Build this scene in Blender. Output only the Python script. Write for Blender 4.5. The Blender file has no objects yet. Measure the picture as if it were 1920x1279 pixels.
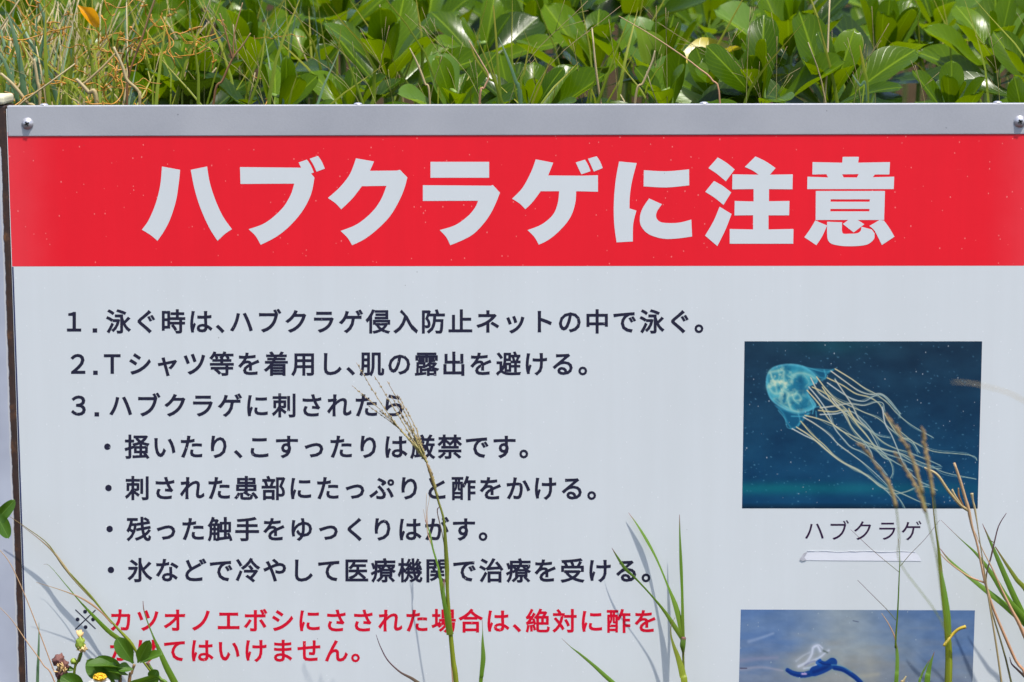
import bpy, bmesh, math, random
import numpy as np
from mathutils import Vector, Matrix, Euler, noise
from mathutils.geometry import tessellate_polygon
R = math.radians
random.seed(11)
S = bpy.context.scene
COL = S.collection

# ------------------------------------------------------------------ camera
F_PX = 4700.0
PITCH, YAW, ROLL, DIST = R(8.67), R(1.60), R(-0.236), 2.35
ROT = Euler((R(90) - PITCH, 0, YAW)).to_matrix() @ Matrix.Rotation(ROLL, 3, 'Z')
FWD = ROT @ Vector((0, 0, -1))
TARGET = Vector((0, 0, 0.95))
CAM = TARGET - FWD * DIST
cd = bpy.data.cameras.new('camera')
cam = bpy.data.objects.new('camera', cd)
COL.objects.link(cam)
cam.location = CAM
cam.rotation_euler = ROT.to_euler()
cd.sensor_width = 36
cd.lens = F_PX / 1920 * 36
cd.clip_start, cd.clip_end = 0.1, 2000
cd.dof.use_dof = True
cd.dof.focus_distance = DIST
cd.dof.aperture_fstop = 9.0
S.camera = cam

# ------------------------------------------------------------------ light
SUN_EL, SUN_AZ = R(70), R(-35)     # azimuth measured from the camera side towards the left
w = bpy.data.worlds.new('World')
S.world = w
w.use_nodes = True
nt = w.node_tree
nt.nodes.clear()
sky = nt.nodes.new('ShaderNodeTexSky')
sky.sky_type = 'NISHITA'
sky.sun_disc = False
sky.sun_elevation = SUN_EL
sky.sun_rotation = R(180) + SUN_AZ
sky.air_density = 1.0
sky.dust_density = 2.0
bg = nt.nodes.new('ShaderNodeBackground')
bg.inputs['Strength'].default_value = 0.14
wo = nt.nodes.new('ShaderNodeOutputWorld')
nt.links.new(sky.outputs[0], bg.inputs[0])
nt.links.new(bg.outputs[0], wo.inputs[0])
sd = bpy.data.lights.new('sun', 'SUN')
sd.energy = 3.4
sd.angle = R(0.55)
sd.color = (1.0, 0.95, 0.87)
sun = bpy.data.objects.new('sun', sd)
COL.objects.link(sun)
sundir = Vector((-math.sin(SUN_AZ) * math.cos(SUN_EL), -math.cos(SUN_AZ) * math.cos(SUN_EL), math.sin(SUN_EL)))
sun.rotation_euler = sundir.to_track_quat('Z', 'Y').to_euler()
sun.location = (0, -3, 6)
S.view_settings.view_transform = 'Standard'
S.view_settings.look = 'None'
S.view_settings.gamma = 1
S.view_settings.use_curve_mapping = False
S.view_settings.exposure = 0.76
S.render.engine = 'CYCLES'
S.cycles.max_bounces = 6
S.cycles.transparent_max_bounces = 6

# ------------------------------------------------------------------ helpers
def P(u, v, y=0.0):
    """the point of the vertical plane at depth y that photograph position (u, v) looks at"""
    d = ROT @ Vector(((u - 960) / F_PX, (639.5 - v) / F_PX, -1))
    return CAM + d * ((y - CAM.y) / d.y)

def lin(r, g, b):
    f = lambda c: ((c / 255 + 0.055) / 1.055) ** 2.4 if c > 10.3 else c / 255 / 12.92
    return (f(r), f(g), f(b))

def prop(o, label=None, cat=None, group=None, kind=None):
    if label: o['label'] = label
    if cat: o['category'] = cat
    if group: o['group'] = group
    if kind: o['kind'] = kind
    return o

def empty(name, loc, label=None, cat=None, group=None):
    o = bpy.data.objects.new(name, None)
    o.empty_display_size = 0.05
    COL.objects.link(o)
    o.location = loc
    return prop(o, label, cat, group)

class MB:
    def __init__(s):
        s.v, s.f, s.uv = [], [], []
    def add(s, vs, fs, uvs=None):
        n = len(s.v)
        s.v += [tuple(p) for p in vs]
        s.f += [tuple(i + n for i in f) for f in fs]
        s.uv += list(uvs) if uvs else [(0.5, 0.5)] * len(vs)
    def box(s, x0, x1, y0, y1, z0, z1):
        vs = [(x, y, z) for z in (z0, z1) for y in (y0, y1) for x in (x0, x1)]
        s.add(vs, [(0, 2, 3, 1), (4, 5, 7, 6), (0, 1, 5, 4), (2, 6, 7, 3), (0, 4, 6, 2), (1, 3, 7, 5)])
    def tube(s, pts, rads, n=6, cap=True):
        pts = [Vector(p) for p in pts]
        base = len(s.v)
        ref = Vector((0.31, 0.83, 0.46))
        vs, uvs, fs = [], [], []
        for i, p in enumerate(pts):
            t = (pts[min(i + 1, len(pts) - 1)] - pts[max(i - 1, 0)])
            if t.length < 1e-9: t = Vector((0, 0, 1))
            t.normalize()
            a = t.cross(ref)
            if a.length < 1e-3: a = t.cross(Vector((1, 0, 0)))
            a.normalize(); b = t.cross(a)
            for k in range(n):
                th = 2 * math.pi * k / n
                vs.append(p + (a * math.cos(th) + b * math.sin(th)) * rads[i])
                uvs.append((k / n, i / (len(pts) - 1)))
        for i in range(len(pts) - 1):
            for k in range(n):
                fs.append((i * n + k, i * n + (k + 1) % n, (i + 1) * n + (k + 1) % n, (i + 1) * n + k))
        if cap:
            fs.append(tuple(range(n - 1, -1, -1)))
            fs.append(tuple((len(pts) - 1) * n + k for k in range(n)))
        s.add(vs, fs, uvs)
    def ribbon(s, pts, widths, fold=0.25, twist=0.0, facing=Vector((0, -1, 0))):
        pts = [Vector(p) for p in pts]
        vs, uvs, fs = [], [], []
        N = len(pts)
        for i, p in enumerate(pts):
            t = (pts[min(i + 1, N - 1)] - pts[max(i - 1, 0)])
            if t.length < 1e-9: t = Vector((0, 0, 1))
            t.normalize()
            a = t.cross(facing)
            if a.length < 1e-3: a = t.cross(Vector((1, 0, 0.2)))
            a.normalize()
            tw = twist * i / (N - 1) if not callable(twist) else twist(i / (N - 1))
            a = Matrix.Rotation(tw, 3, t) @ a
            b = a.cross(t).normalized()
            wd = widths[i]
            vs += [p - a * wd / 2, p + b * wd * fold, p + a * wd / 2]
            k = i / (N - 1)
            uvs += [(0, k), (0.5, k), (1, k)]
        for i in range(N - 1):
            j = i * 3
            fs += [(j, j + 1, j + 4, j + 3), (j + 1, j + 2, j + 5, j + 4)]
        s.add(vs, fs, uvs)
    def build(s, name, mat, parent=None, smooth=True, loc=None):
        me = bpy.data.meshes.new(name)
        vs = s.v
        if loc is not None:
            vs = [(x - loc[0], y - loc[1], z - loc[2]) for x, y, z in vs]
        me.from_pydata(vs, [], s.f)
        me.materials.append(mat)
        ul = me.uv_layers.new(name='UVMap')
        idx = np.empty(len(me.loops), dtype=np.int32)
        me.loops.foreach_get('vertex_index', idx)
        ul.data.foreach_set('uv', np.array(s.uv, dtype=np.float32)[idx].ravel())
        if smooth: me.polygons.foreach_set('use_smooth', [True] * len(me.polygons))
        me.update()
        o = bpy.data.objects.new(name, me)
        COL.objects.link(o)
        if parent is not None:
            o.parent = parent
            if loc is not None: o.location = Vector(loc) - abs_loc(parent)
            else: o.location = -abs_loc(parent)
        elif loc is not None:
            o.location = loc
        return o

def abs_loc(o):
    v = Vector((0, 0, 0))
    while o is not None:
        v += o.location
        o = o.parent
    return v

def spline(pts, n):
    """n samples on a Catmull-Rom curve through tuples of any length"""
    A = np.array(pts, float)
    A = np.vstack([2 * A[0] - A[1], A, 2 * A[-1] - A[-2]])
    m = len(pts) - 1
    out = []
    for k in range(n):
        t = k / (n - 1) * m
        i = min(int(t), m - 1)
        t -= i
        p0, p1, p2, p3 = A[i:i + 4]
        out.append(0.5 * (2 * p1 + (p2 - p0) * t + (2 * p0 - 5 * p1 + 4 * p2 - p3) * t * t + (3 * p1 - p0 - 3 * p2 + p3) * t ** 3))
    return out

# ------------------------------------------------------------------ materials
def mat(name):
    m = bpy.data.materials.new(name)
    m.use_nodes = True
    nt = m.node_tree
    b = nt.nodes['Principled BSDF']
    return m, nt, b

def nd(nt, typ, **kw):
    n = nt.nodes.new(typ)
    for k, v in kw.items():
        if k.startswith('i_'):
            n.inputs[k[2:].replace('_', ' ')].default_value = v
        else:
            setattr(n, k, v)
    return n

def ramp(nt, stops, fac):
    r = nt.nodes.new('ShaderNodeValToRGB')
    while len(r.color_ramp.elements) < len(stops): r.color_ramp.elements.new(0.5)
    for e, (p, c) in zip(r.color_ramp.elements, stops):
        e.position = p
        e.color = (*c, 1) if len(c) == 3 else c
    nt.links.new(fac, r.inputs[0])
    return r

def mixc(nt, fac, a, b, mode='MIX'):
    m = nt.nodes.new('ShaderNodeMix')
    m.data_type = 'RGBA'
    m.blend_type = mode
    for sock, val in ((m.inputs[0], fac), (m.inputs[6], a), (m.inputs[7], b)):
        if hasattr(val, 'is_linked') or hasattr(val, 'links'): nt.links.new(val, sock)
        elif isinstance(val, (int, float)): sock.default_value = val
        else: sock.default_value = (*val, 1)
    return m.outputs[2]

def mth(nt, op, a, b=None, clamp=False):
    m = nt.nodes.new('ShaderNodeMath')
    m.operation = op
    m.use_clamp = clamp
    for sock, val in ((m.inputs[0], a), (m.inputs[1], b)):
        if val is None: continue
        if hasattr(val, 'links'): nt.links.new(val, sock)
        else: sock.default_value = val
    return m.outputs[0]

def printed(name, col, rough=0.35, dirt=0.25, specks=(0.9, 0.9, 0.88), speck_amt=0.6, dark_specks=0.5, fade=False, attr=None):
    """vinyl print with dust, salt specks and tiny scratches"""
    m, nt, b = mat(name)
    tc = nd(nt, 'ShaderNodeNewGeometry').outputs['Position']
    if attr:
        base = nd(nt, 'ShaderNodeAttribute', attribute_name=attr).outputs['Color']
    else:
        base = nd(nt, 'ShaderNodeRGB'); base.outputs[0].default_value = (*col, 1); base = base.outputs[0]
    n1 = nd(nt, 'ShaderNodeTexNoise', i_Scale=5.0, i_Detail=6.0, i_Roughness=0.6)
    nt.links.new(tc, n1.inputs['Vector'])
    r1 = ramp(nt, [(0.35, (1 - dirt * 0.35,) * 3), (0.65, (1.0, 1.0, 1.0))], n1.outputs['Fac'])
    c = mixc(nt, 1.0, base, r1.outputs[0], 'MULTIPLY')
    # salt specks
    for scale, thr, colr, amt, seed in ((260, 0.15, specks, speck_amt, 0.0), (120, 0.075, specks, speck_amt, 4.0), (60, 0.035, (0.12, 0.12, 0.11), dark_specks, 9.0)):
        mp = nd(nt, 'ShaderNodeMapping'); mp.inputs['Location'].default_value = (seed, seed * 1.7, seed * 0.6)
        mp.inputs['Scale'].default_value = (1.0, 1.0, 0.75)
        nt.links.new(tc, mp.inputs['Vector'])
        vo = nd(nt, 'ShaderNodeTexVoronoi', i_Scale=scale)
        nt.links.new(mp.outputs[0], vo.inputs['Vector'])
        wn = nd(nt, 'ShaderNodeTexWhiteNoise')
        nt.links.new(vo.outputs['Position'], wn.inputs['Vector'])
        pick = mth(nt, 'GREATER_THAN', wn.outputs['Value'], 0.86)
        sz = mth(nt, 'MULTIPLY', wn.outputs['Value'], thr * 2.4)
        near = mth(nt, 'LESS_THAN', vo.outputs['Distance'], mth(nt, 'SUBTRACT', sz, thr * 1.9 - thr * 0.6))
        f = mth(nt, 'MULTIPLY', mth(nt, 'MULTIPLY', pick, near), amt)
        c = mixc(nt, f, c, colr)
    # scratches
    mp = nd(nt, 'ShaderNodeMapping'); mp.inputs['Rotation'].default_value = (0, R(28), 0); mp.inputs['Scale'].default_value = (1, 1, 6)
    nt.links.new(tc, mp.inputs['Vector'])
    n2 = nd(nt, 'ShaderNodeTexNoise', i_Scale=60.0, i_Detail=3.0)
    nt.links.new(mp.outputs[0], n2.inputs['Vector'])
    f = mth(nt, 'MULTIPLY', mth(nt, 'GREATER_THAN', n2.outputs['Fac'], 0.735), 0.16 * speck_amt)
    c = mixc(nt, f, c, specks)
    if fade:
        # the print is chalked pale along the two side edges of the board
        sx = nd(nt, 'ShaderNodeSeparateXYZ'); nt.links.new(tc, sx.inputs[0])
        ax = mth(nt, 'ABSOLUTE', mth(nt, 'SUBTRACT', sx.outputs[0], PANEL_MID))
        n3 = nd(nt, 'ShaderNodeTexNoise', i_Scale=45.0, i_Detail=6.0)
        nt.links.new(tc, n3.inputs['Vector'])
        e = mth(nt, 'ADD', ax, mth(nt, 'MULTIPLY', n3.outputs['Fac'], 0.018))
        mr = nd(nt, 'ShaderNodeMapRange'); mr.clamp = True
        mr.inputs['From Min'].default_value = PANEL_HALF - 0.045; mr.inputs['From Max'].default_value = PANEL_HALF + 0.016
        mr.inputs['To Max'].default_value = 0.065; mr.interpolation_type = 'SMOOTHSTEP'
        nt.links.new(e, mr.inputs['Value'])
        c = mixc(nt, mr.outputs[0], c, (0.72, 0.45, 0.5))
    # faint rain streaks run down the board
    mp = nd(nt, 'ShaderNodeMapping'); mp.inputs['Scale'].default_value = (1, 1, 0.06)
    nt.links.new(tc, mp.inputs['Vector'])
    n5 = nd(nt, 'ShaderNodeTexNoise', i_Scale=42.0, i_Detail=5.0, i_Roughness=0.65)
    nt.links.new(mp.outputs[0], n5.inputs['Vector'])
    r5 = ramp(nt, [(0.40, (1 - dirt * 0.22, 1 - dirt * 0.22, 1 - dirt * 0.26)), (0.62, (1, 1, 1))], n5.outputs['Fac'])
    c = mixc(nt, 1.0, c, r5.outputs[0], 'MULTIPLY')
    nt.links.new(c, b.inputs['Base Color'])
    b.inputs['Roughness'].default_value = rough
    b.inputs['Specular IOR Level'].default_value = 0.3
    bp = nd(nt, 'ShaderNodeBump', i_Strength=0.05, i_Distance=0.001)
    n4 = nd(nt, 'ShaderNodeTexNoise', i_Scale=40.0, i_Detail=3.0)
    nt.links.new(tc, n4.inputs['Vector'])
    nt.links.new(n4.outputs['Fac'], bp.inputs['Height'])
    nt.links.new(bp.outputs[0], b.inputs['Normal'])
    return m

def leafy(name, c1, c2, vein, trans, gloss=0.3, rough=0.32, hue_var=0.5, veins=True, brown=0.0, tr_w=0.45):
    """c1..c2 the range of leaf colours picked per leaf; light shines through the blade"""
    m, nt, b = mat(name)
    oi = nd(nt, 'ShaderNodeObjectInfo')
    tc = nd(nt, 'ShaderNodeTexCoord')
    base = mixc(nt, oi.outputs['Random'], c1, c2)
    sx = nd(nt, 'ShaderNodeSeparateXYZ'); nt.links.new(tc.outputs['UV'], sx.inputs[0])
    n1 = nd(nt, 'ShaderNodeTexNoise', i_Scale=35.0, i_Detail=4.0)
    nt.links.new(tc.outputs['Object'], n1.inputs['Vector'])
    n9 = nd(nt, 'ShaderNodeTexNoise', i_Scale=14.0, i_Detail=2.0)
    nt.links.new(tc.outputs['Object'], n9.inputs['Vector'])
    base = mixc(nt, mth(nt, 'MULTIPLY', n9.outputs['Fac'], 0.45), base, tuple(x * 1.25 for x in c2))
    base = mixc(nt, mth(nt, 'MULTIPLY', n1.outputs['Fac'], 0.5), base, tuple(x * 0.62 for x in c1))
    hgt = None
    if veins:
        ax = mth(nt, 'ABSOLUTE', mth(nt, 'SUBTRACT', sx.outputs[0], 0.5))
        mid = mth(nt, 'SUBTRACT', 1.0, mth(nt, 'MULTIPLY', ax, 22.0), clamp=True)
        diag = mth(nt, 'SUBTRACT', sx.outputs[1], mth(nt, 'MULTIPLY', ax, 0.75))
        wv = mth(nt, 'SINE', mth(nt, 'MULTIPLY', mth(nt, 'ADD', diag, mth(nt, 'MULTIPLY', n1.outputs['Fac'], 0.02)), 62.0))
        wv = mth(nt, 'MULTIPLY', mth(nt, 'SUBTRACT', wv, 0.86, clamp=True), 3.2)
        vf = mth(nt, 'MAXIMUM', mth(nt, 'MULTIPLY', mid, 0.85), mth(nt, 'MULTIPLY', wv, 0.55))
        base = mixc(nt, vf, base, vein)
        hgt = mth(nt, 'SUBTRACT', mth(nt, 'MULTIPLY', n1.outputs['Fac'], 0.6), vf)
    if brown:
        n2 = nd(nt, 'ShaderNodeTexNoise', i_Scale=22.0, i_Detail=5.0)
        nt.links.new(tc.outputs['Object'], n2.inputs['Vector'])
        add = mth(nt, 'ADD', n2.outputs['Fac'], mth(nt, 'MULTIPLY', oi.outputs['Random'], 0.07))
        r = ramp(nt, [(0.705, (0, 0, 0)), (0.74, (1, 1, 1))], add)
        base = mixc(nt, mth(nt, 'MULTIPLY', r.outputs[0], brown), base, (0.22, 0.11, 0.03))
    nt.links.new(base, b.inputs['Base Color'])
    b.inputs['Roughness'].default_value = rough
    b.inputs['Specular IOR Level'].default_value = gloss
    if hgt is not None:
        bp = nd(nt, 'ShaderNodeBump', i_Strength=0.35, i_Distance=0.0007)
        nt.links.new(hgt, bp.inputs['Height'])
        nt.links.new(bp.outputs[0], b.inputs['Normal'])
    tr = nd(nt, 'ShaderNodeBsdfTranslucent')
    tcol = mixc(nt, 0.55, base, trans)
    nt.links.new(tcol, tr.inputs['Color'])
    mx = nd(nt, 'ShaderNodeMixShader'); mx.inputs[0].default_value = tr_w
    nt.links.new(b.outputs[0], mx.inputs[1]); nt.links.new(tr.outputs[0], mx.inputs[2])
    nt.links.new(mx.outputs[0], nt.nodes['Material Output'].inputs['Surface'])
    return m

def blade(name, stops, trans=0.35, rough=0.45, scale=9.0):
    """grass blade: colours run from base (v=0) to tip (v=1), streaked lengthwise"""
    m, nt, b = mat(name)
    tc = nd(nt, 'ShaderNodeTexCoord')
    sx = nd(nt, 'ShaderNodeSeparateXYZ'); nt.links.new(tc.outputs['UV'], sx.inputs[0])
    n = nd(nt, 'ShaderNodeTexNoise', i_Scale=scale, i_Detail=3.0)
    nt.links.new(tc.outputs['Object'], n.inputs['Vector'])
    v = mth(nt, 'ADD', sx.outputs[1], mth(nt, 'MULTIPLY', mth(nt, 'SUBTRACT', n.outputs['Fac'], 0.5), 0.25))
    c = ramp(nt, stops, v).outputs[0]
    st = mth(nt, 'SINE', mth(nt, 'MULTIPLY', sx.outputs[0], 26.0))
    c = mixc(nt, mth(nt, 'MULTIPLY', mth(nt, 'ADD', st, 1.0), 0.10), c, (0.02, 0.03, 0.01))
    nt.links.new(c, b.inputs['Base Color'])
    b.inputs['Roughness'].default_value = rough
    b.inputs['Specular IOR Level'].default_value = 0.35
    tr = nd(nt, 'ShaderNodeBsdfTranslucent'); nt.links.new(c, tr.inputs['Color'])
    mx = nd(nt, 'ShaderNodeMixShader'); mx.inputs[0].default_value = trans
    nt.links.new(b.outputs[0], mx.inputs[1]); nt.links.new(tr.outputs[0], mx.inputs[2])
    nt.links.new(mx.outputs[0], nt.nodes['Material Output'].inputs['Surface'])
    return m

def plain(name, col, rough=0.5, metal=0.0, var=0.3, scale=30.0, bump=0.0):
    m, nt, b = mat(name)
    tc = nd(nt, 'ShaderNodeTexCoord')
    n = nd(nt, 'ShaderNodeTexNoise', i_Scale=scale, i_Detail=5.0)
    nt.links.new(tc.outputs['Object'], n.inputs['Vector'])
    c = mixc(nt, n.outputs['Fac'], tuple(x * (1 - var) for x in col), tuple(min(1, x * (1 + var)) for x in col))
    nt.links.new(c, b.inputs['Base Color'])
    b.inputs['Roughness'].default_value = rough
    b.inputs['Metallic'].default_value = metal
    if bump:
        bp = nd(nt, 'ShaderNodeBump', i_Strength=bump, i_Distance=0.002)
        nt.links.new(n.outputs['Fac'], bp.inputs['Height'])
        nt.links.new(bp.outputs[0], b.inputs['Normal'])
    return m

# sign edges in metres, read off the photograph
XL = P(28.5, 700).x
XR = P(1924, 1279).x
PANEL_MID, PANEL_HALF = (XL + XR) / 2, (XR - XL) / 2
Z_RAIL_T, Z_RAIL_B = P(960, 196, 0).z, P(960, 254, 0).z
Z_RED_B = P(960, 499, 0).z

WHITE = (0.635, 0.668, 0.682)
M = {}
M['white'] = printed('white_vinyl', WHITE, 0.42, 0.09, (0.8, 0.82, 0.84), 0.5, 0.45)
M['red'] = printed('red_vinyl', (0.83, 0.010, 0.024), 0.42, 0.14, (0.95, 0.38, 0.34), 0.42, 0.15, fade=True)
M['letter_white'] = printed('white_lettering', WHITE, 0.42, 0.06, (0.8, 0.82, 0.84), 0.3, 0.5)
M['ink'] = printed('navy_ink', (0.019, 0.019, 0.045), 0.4, 0.3, (0.5, 0.5, 0.55), 0.45, 0.0)
M['ink_caption'] = printed('plum_ink', (0.035, 0.012, 0.05), 0.4, 0.3, (0.5, 0.5, 0.55), 0.3, 0.0)
M['ink_red'] = printed('red_ink', (0.70, 0.004, 0.030), 0.4, 0.3, (0.9, 0.5, 0.5), 0.4, 0.0)
M['picture'] = printed('printed_photograph', (0, 0, 0), 0.38, 0.25, (0.35, 0.42, 0.48), 0.6, 0.0, attr='paint')

def rail_mat():
    m, nt, b = mat('brushed_aluminium')
    tc = nd(nt, 'ShaderNodeNewGeometry').outputs['Position']
    n = nd(nt, 'ShaderNodeTexNoise', i_Scale=9.0, i_Detail=5.0)
    nt.links.new(tc, n.inputs['Vector'])
    g = nd(nt, 'ShaderNodeTexNoise', i_Scale=700.0, i_Detail=2.0)
    nt.links.new(tc, g.inputs['Vector'])
    c = ramp(nt, [(0.3, (0.325, 0.333, 0.365)), (0.7, (0.425, 0.43, 0.455))], n.outputs['Fac']).outputs[0]
    c = mixc(nt, mth(nt, 'MULTIPLY', g.outputs['Fac'], 0.35), c, (0.52, 0.53, 0.57))
    # drip marks and dark pits
    vo = nd(nt, 'ShaderNodeTexVoronoi', i_Scale=90.0); nt.links.new(tc, vo.inputs['Vector'])
    wn = nd(nt, 'ShaderNodeTexWhiteNoise'); nt.links.new(vo.outputs['Position'], wn.inputs['Vector'])
    f = mth(nt, 'MULTIPLY', mth(nt, 'GREATER_THAN', wn.outputs['Value'], 0.93), mth(nt, 'LESS_THAN', vo.outputs['Distance'], 0.07))
    c = mixc(nt, mth(nt, 'MULTIPLY', f, 0.6), c, (0.12, 0.12, 0.13))
    nt.links.new(c, b.inputs['Base Color'])
    b.inputs['Metallic'].default_value = 0.15
    b.inputs['Roughness'].default_value = 0.5
    bp = nd(nt, 'ShaderNodeBump', i_Strength=0.12, i_Distance=0.0005)
    nt.links.new(g.outputs['Fac'], bp.inputs['Height'])
    nt.links.new(bp.outputs[0], b.inputs['Normal'])
    return m
M['rail'] = rail_mat()

def post_mat():
    """grey paint, rusted through along the inner edge and round the top"""
    m, nt, b = mat('rusting_painted_steel')
    geo = nd(nt, 'ShaderNodeNewGeometry')
    tc = geo.outputs['Position']
    n = nd(nt, 'ShaderNodeTexNoise', i_Scale=55.0, i_Detail=8.0, i_Roughness=0.7)
    nt.links.new(tc, n.inputs['Vector'])
    n2 = nd(nt, 'ShaderNodeTexNoise', i_Scale=13.0, i_Detail=3.0)
    nt.links.new(tc, n2.inputs['Vector'])
    sx = nd(nt, 'ShaderNodeSeparateXYZ'); nt.links.new(tc, sx.inputs[0])
    cx = mth(nt, 'ABSOLUTE', mth(nt, 'SUBTRACT', sx.outputs[0], PANEL_MID))
    # distance outward from the board's edge
    d = mth(nt, 'SUBTRACT', cx, PANEL_HALF)
    wob = mth(nt, 'MULTIPLY', mth(nt, 'SUBTRACT', n.outputs['Fac'], 0.5), 0.0035)
    # flaked strip widens towards the top of the post
    mr = nd(nt, 'ShaderNodeMapRange'); mr.clamp = True
    mr.inputs['From Min'].default_value = Z_RAIL_B - 0.01; mr.inputs['From Max'].default_value = Z_RAIL_T - 0.004
    mr.inputs['To Min'].default_value = 0.0062; mr.inputs['To Max'].default_value = 0.034
    nt.links.new(sx.outputs[2], mr.inputs['Value'])
    f = mth(nt, 'SUBTRACT', mth(nt, 'ADD', mr.outputs[0], wob), d)
    f1 = mth(nt, 'MULTIPLY', f, 1500.0, clamp=True)
    edge = mth(nt, 'SUBTRACT', 1.0, mth(nt, 'MULTIPLY', mth(nt, 'ABSOLUTE', mth(nt, 'ADD', f, 0.0006)), 1100.0), clamp=True)
    paint = ramp(nt, [(0.3, (0.33, 0.35, 0.42)), (0.7, (0.47, 0.50, 0.58))], n2.outputs['Fac']).outputs[0]
    rust = ramp(nt, [(0.3, (0.016, 0.009, 0.008)), (0.55, (0.040, 0.018, 0.012)), (0.75, (0.20, 0.085, 0.03))], n.outputs['Fac']).outputs[0]
    c = mixc(nt, f1, paint, rust)
    c = mixc(nt, mth(nt, 'MULTIPLY', edge, 0.7), c, (0.62, 0.58, 0.5))
    nt.links.new(c, b.inputs['Base Color'])
    b.inputs['Roughness'].default_value = 0.62
    bp = nd(nt, 'ShaderNodeBump', i_Strength=0.5, i_Distance=0.001)
    nt.links.new(mth(nt, 'MULTIPLY', n.outputs['Fac'], f1), bp.inputs['Height'])
    nt.links.new(bp.outputs[0], b.inputs['Normal'])
    return m
M['post'] = post_mat()
M['cap'] = plain('cream_plastic', (0.62, 0.58, 0.42), 0.5, var=0.12)
M['steel'] = plain('screw_steel', (0.50, 0.50, 0.54), 0.35, 0.5, var=0.25, scale=400)
M['dark_steel'] = plain('screw_recess', (0.05, 0.05, 0.05), 0.5, 0.5)
M['edge_blue'] = plain('navy_edge_print', (0.02, 0.03, 0.10), 0.5, var=0.5, scale=60)
M['paper'] = plain('torn_white_film', (0.74, 0.75, 0.80), 0.35, var=0.04, scale=60, bump=0.1)
M['film_edge'] = plain('lifted_film_edge', (0.46, 0.46, 0.50), 0.5, var=0.3, scale=200)
M['naupaka'] = leafy('naupaka_leaf_green', (0.012, 0.045, 0.0004), (0.108, 0.195, 0.001), (0.20, 0.30, 0.008), (0.32, 0.46, 0.0), gloss=0.19, rough=0.25, brown=0.8, tr_w=0.36)
M['naupaka_old'] = leafy('naupaka_leaf_old', (0.008, 0.026, 0.001), (0.035, 0.075, 0.003), (0.07, 0.12, 0.01), (0.10, 0.18, 0.0), gloss=0.22, rough=0.26, brown=0.9, tr_w=0.22)
M['naupaka_yellow'] = leafy('naupaka_leaf_yellowing', (0.42, 0.40, 0.02), (0.55, 0.42, 0.02), (0.5, 0.45, 0.1), (0.7, 0.55, 0.02), gloss=0.5, brown=0.9)
M['naupaka_pale'] = leafy('naupaka_leaf_pale', (0.10, 0.20, 0.02), (0.14, 0.25, 0.03), (0.20, 0.32, 0.06), (0.35, 0.5, 0.04), gloss=0.45, rough=0.28, brown=0.3)
M['shoot'] = plain('green_shoot', (0.16, 0.26, 0.05), 0.5, var=0.3)
M['weed_leaf'] = leafy('weed_leaf_green', (0.035, 0.10, 0.006), (0.07, 0.16, 0.010), (0.13, 0.25, 0.04), (0.2, 0.38, 0.02), gloss=0.4, rough=0.38, tr_w=0.3)
M['g_green'] = blade('fresh_grass', [(0.0, (0.17, 0.24, 0.02)), (0.45, (0.14, 0.27, 0.02)), (0.85, (0.17, 0.30, 0.05)), (0.97, (0.30, 0.13, 0.12))])
M['g_olive'] = blade('olive_grass', [(0.0, (0.30, 0.32, 0.02)), (0.4, (0.25, 0.31, 0.02)), (0.75, (0.22, 0.26, 0.04)), (1.0, (0.28, 0.18, 0.08))])
M['g_rush'] = blade('blue_green_grass', [(0.0, (0.10, 0.19, 0.07)), (0.6, (0.14, 0.26, 0.13)), (1.0, (0.28, 0.38, 0.22))])
M['g_mid'] = blade('wild_grass_green', [(0.0, (0.11, 0.18, 0.008)), (0.6, (0.22, 0.29, 0.015)), (1.0, (0.40, 0.34, 0.04))])
M['g_dry'] = blade('dry_straw', [(0.0, (0.42, 0.31, 0.14)), (0.5, (0.50, 0.39, 0.19)), (1.0, (0.55, 0.46, 0.26))], 0.25, 0.6)
M['g_red'] = blade('reddish_dry_stem', [(0.0, (0.50, 0.24, 0.13)), (0.5, (0.60, 0.36, 0.20)), (1.0, (0.52, 0.36, 0.20))], 0.2, 0.55)
M['g_purple'] = blade('purple_tip', [(0.0, (0.12, 0.18, 0.03)), (0.35, (0.16, 0.13, 0.06)), (0.8, (0.14, 0.06, 0.08)), (1.0, (0.12, 0.05, 0.08))], 0.2)
M['g_flower'] = blade('flowering_grass', [(0.0, (0.26, 0.32, 0.07)), (0.5, (0.42, 0.40, 0.13)), (1.0, (0.52, 0.36, 0.20))])
M['brown_stem'] = blade('brown_stem', [(0.0, (0.16, 0.075, 0.03)), (0.5, (0.26, 0.13, 0.05)), (1.0, (0.30, 0.20, 0.09))], 0.1, 0.6)
M['seed'] = blade('grass_seed', [(0.0, (0.40, 0.36, 0.12)), (0.5, (0.45, 0.35, 0.17)), (1.0, (0.34, 0.24, 0.16))], 0.25, 0.6)
M['seed_brown'] = blade('brown_seed', [(0.0, (0.40, 0.30, 0.12)), (1.0, (0.34, 0.23, 0.12))], 0.15, 0.6)
M['dodder'] = plain('orange_vine', (0.42, 0.19, 0.012), 0.45, var=0.35, scale=60)
M['orange_leaf'] = leafy('withered_orange_leaf', (0.75, 0.33, 0.01), (0.8, 0.36, 0.01), (0.8, 0.45, 0.03), (0.9, 0.45, 0.01), veins=False, brown=0.8)
M['petal_y'] = plain('flower_disc_yellow', (0.80, 0.42, 0.01), 0.6, var=0.3, scale=300)
M['petal_w'] = plain('flower_petal_white', (0.75, 0.76, 0.72), 0.5, var=0.05)
M['bud_g'] = plain('bud_green', (0.22, 0.30, 0.03), 0.5, var=0.4, scale=120)
M['bud_t'] = plain('bud_tan', (0.62, 0.42, 0.18), 0.6, var=0.4, scale=150)
M['withered'] = plain('withered_flower', (0.14, 0.055, 0.045), 0.7, var=0.6, scale=120)

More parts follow.
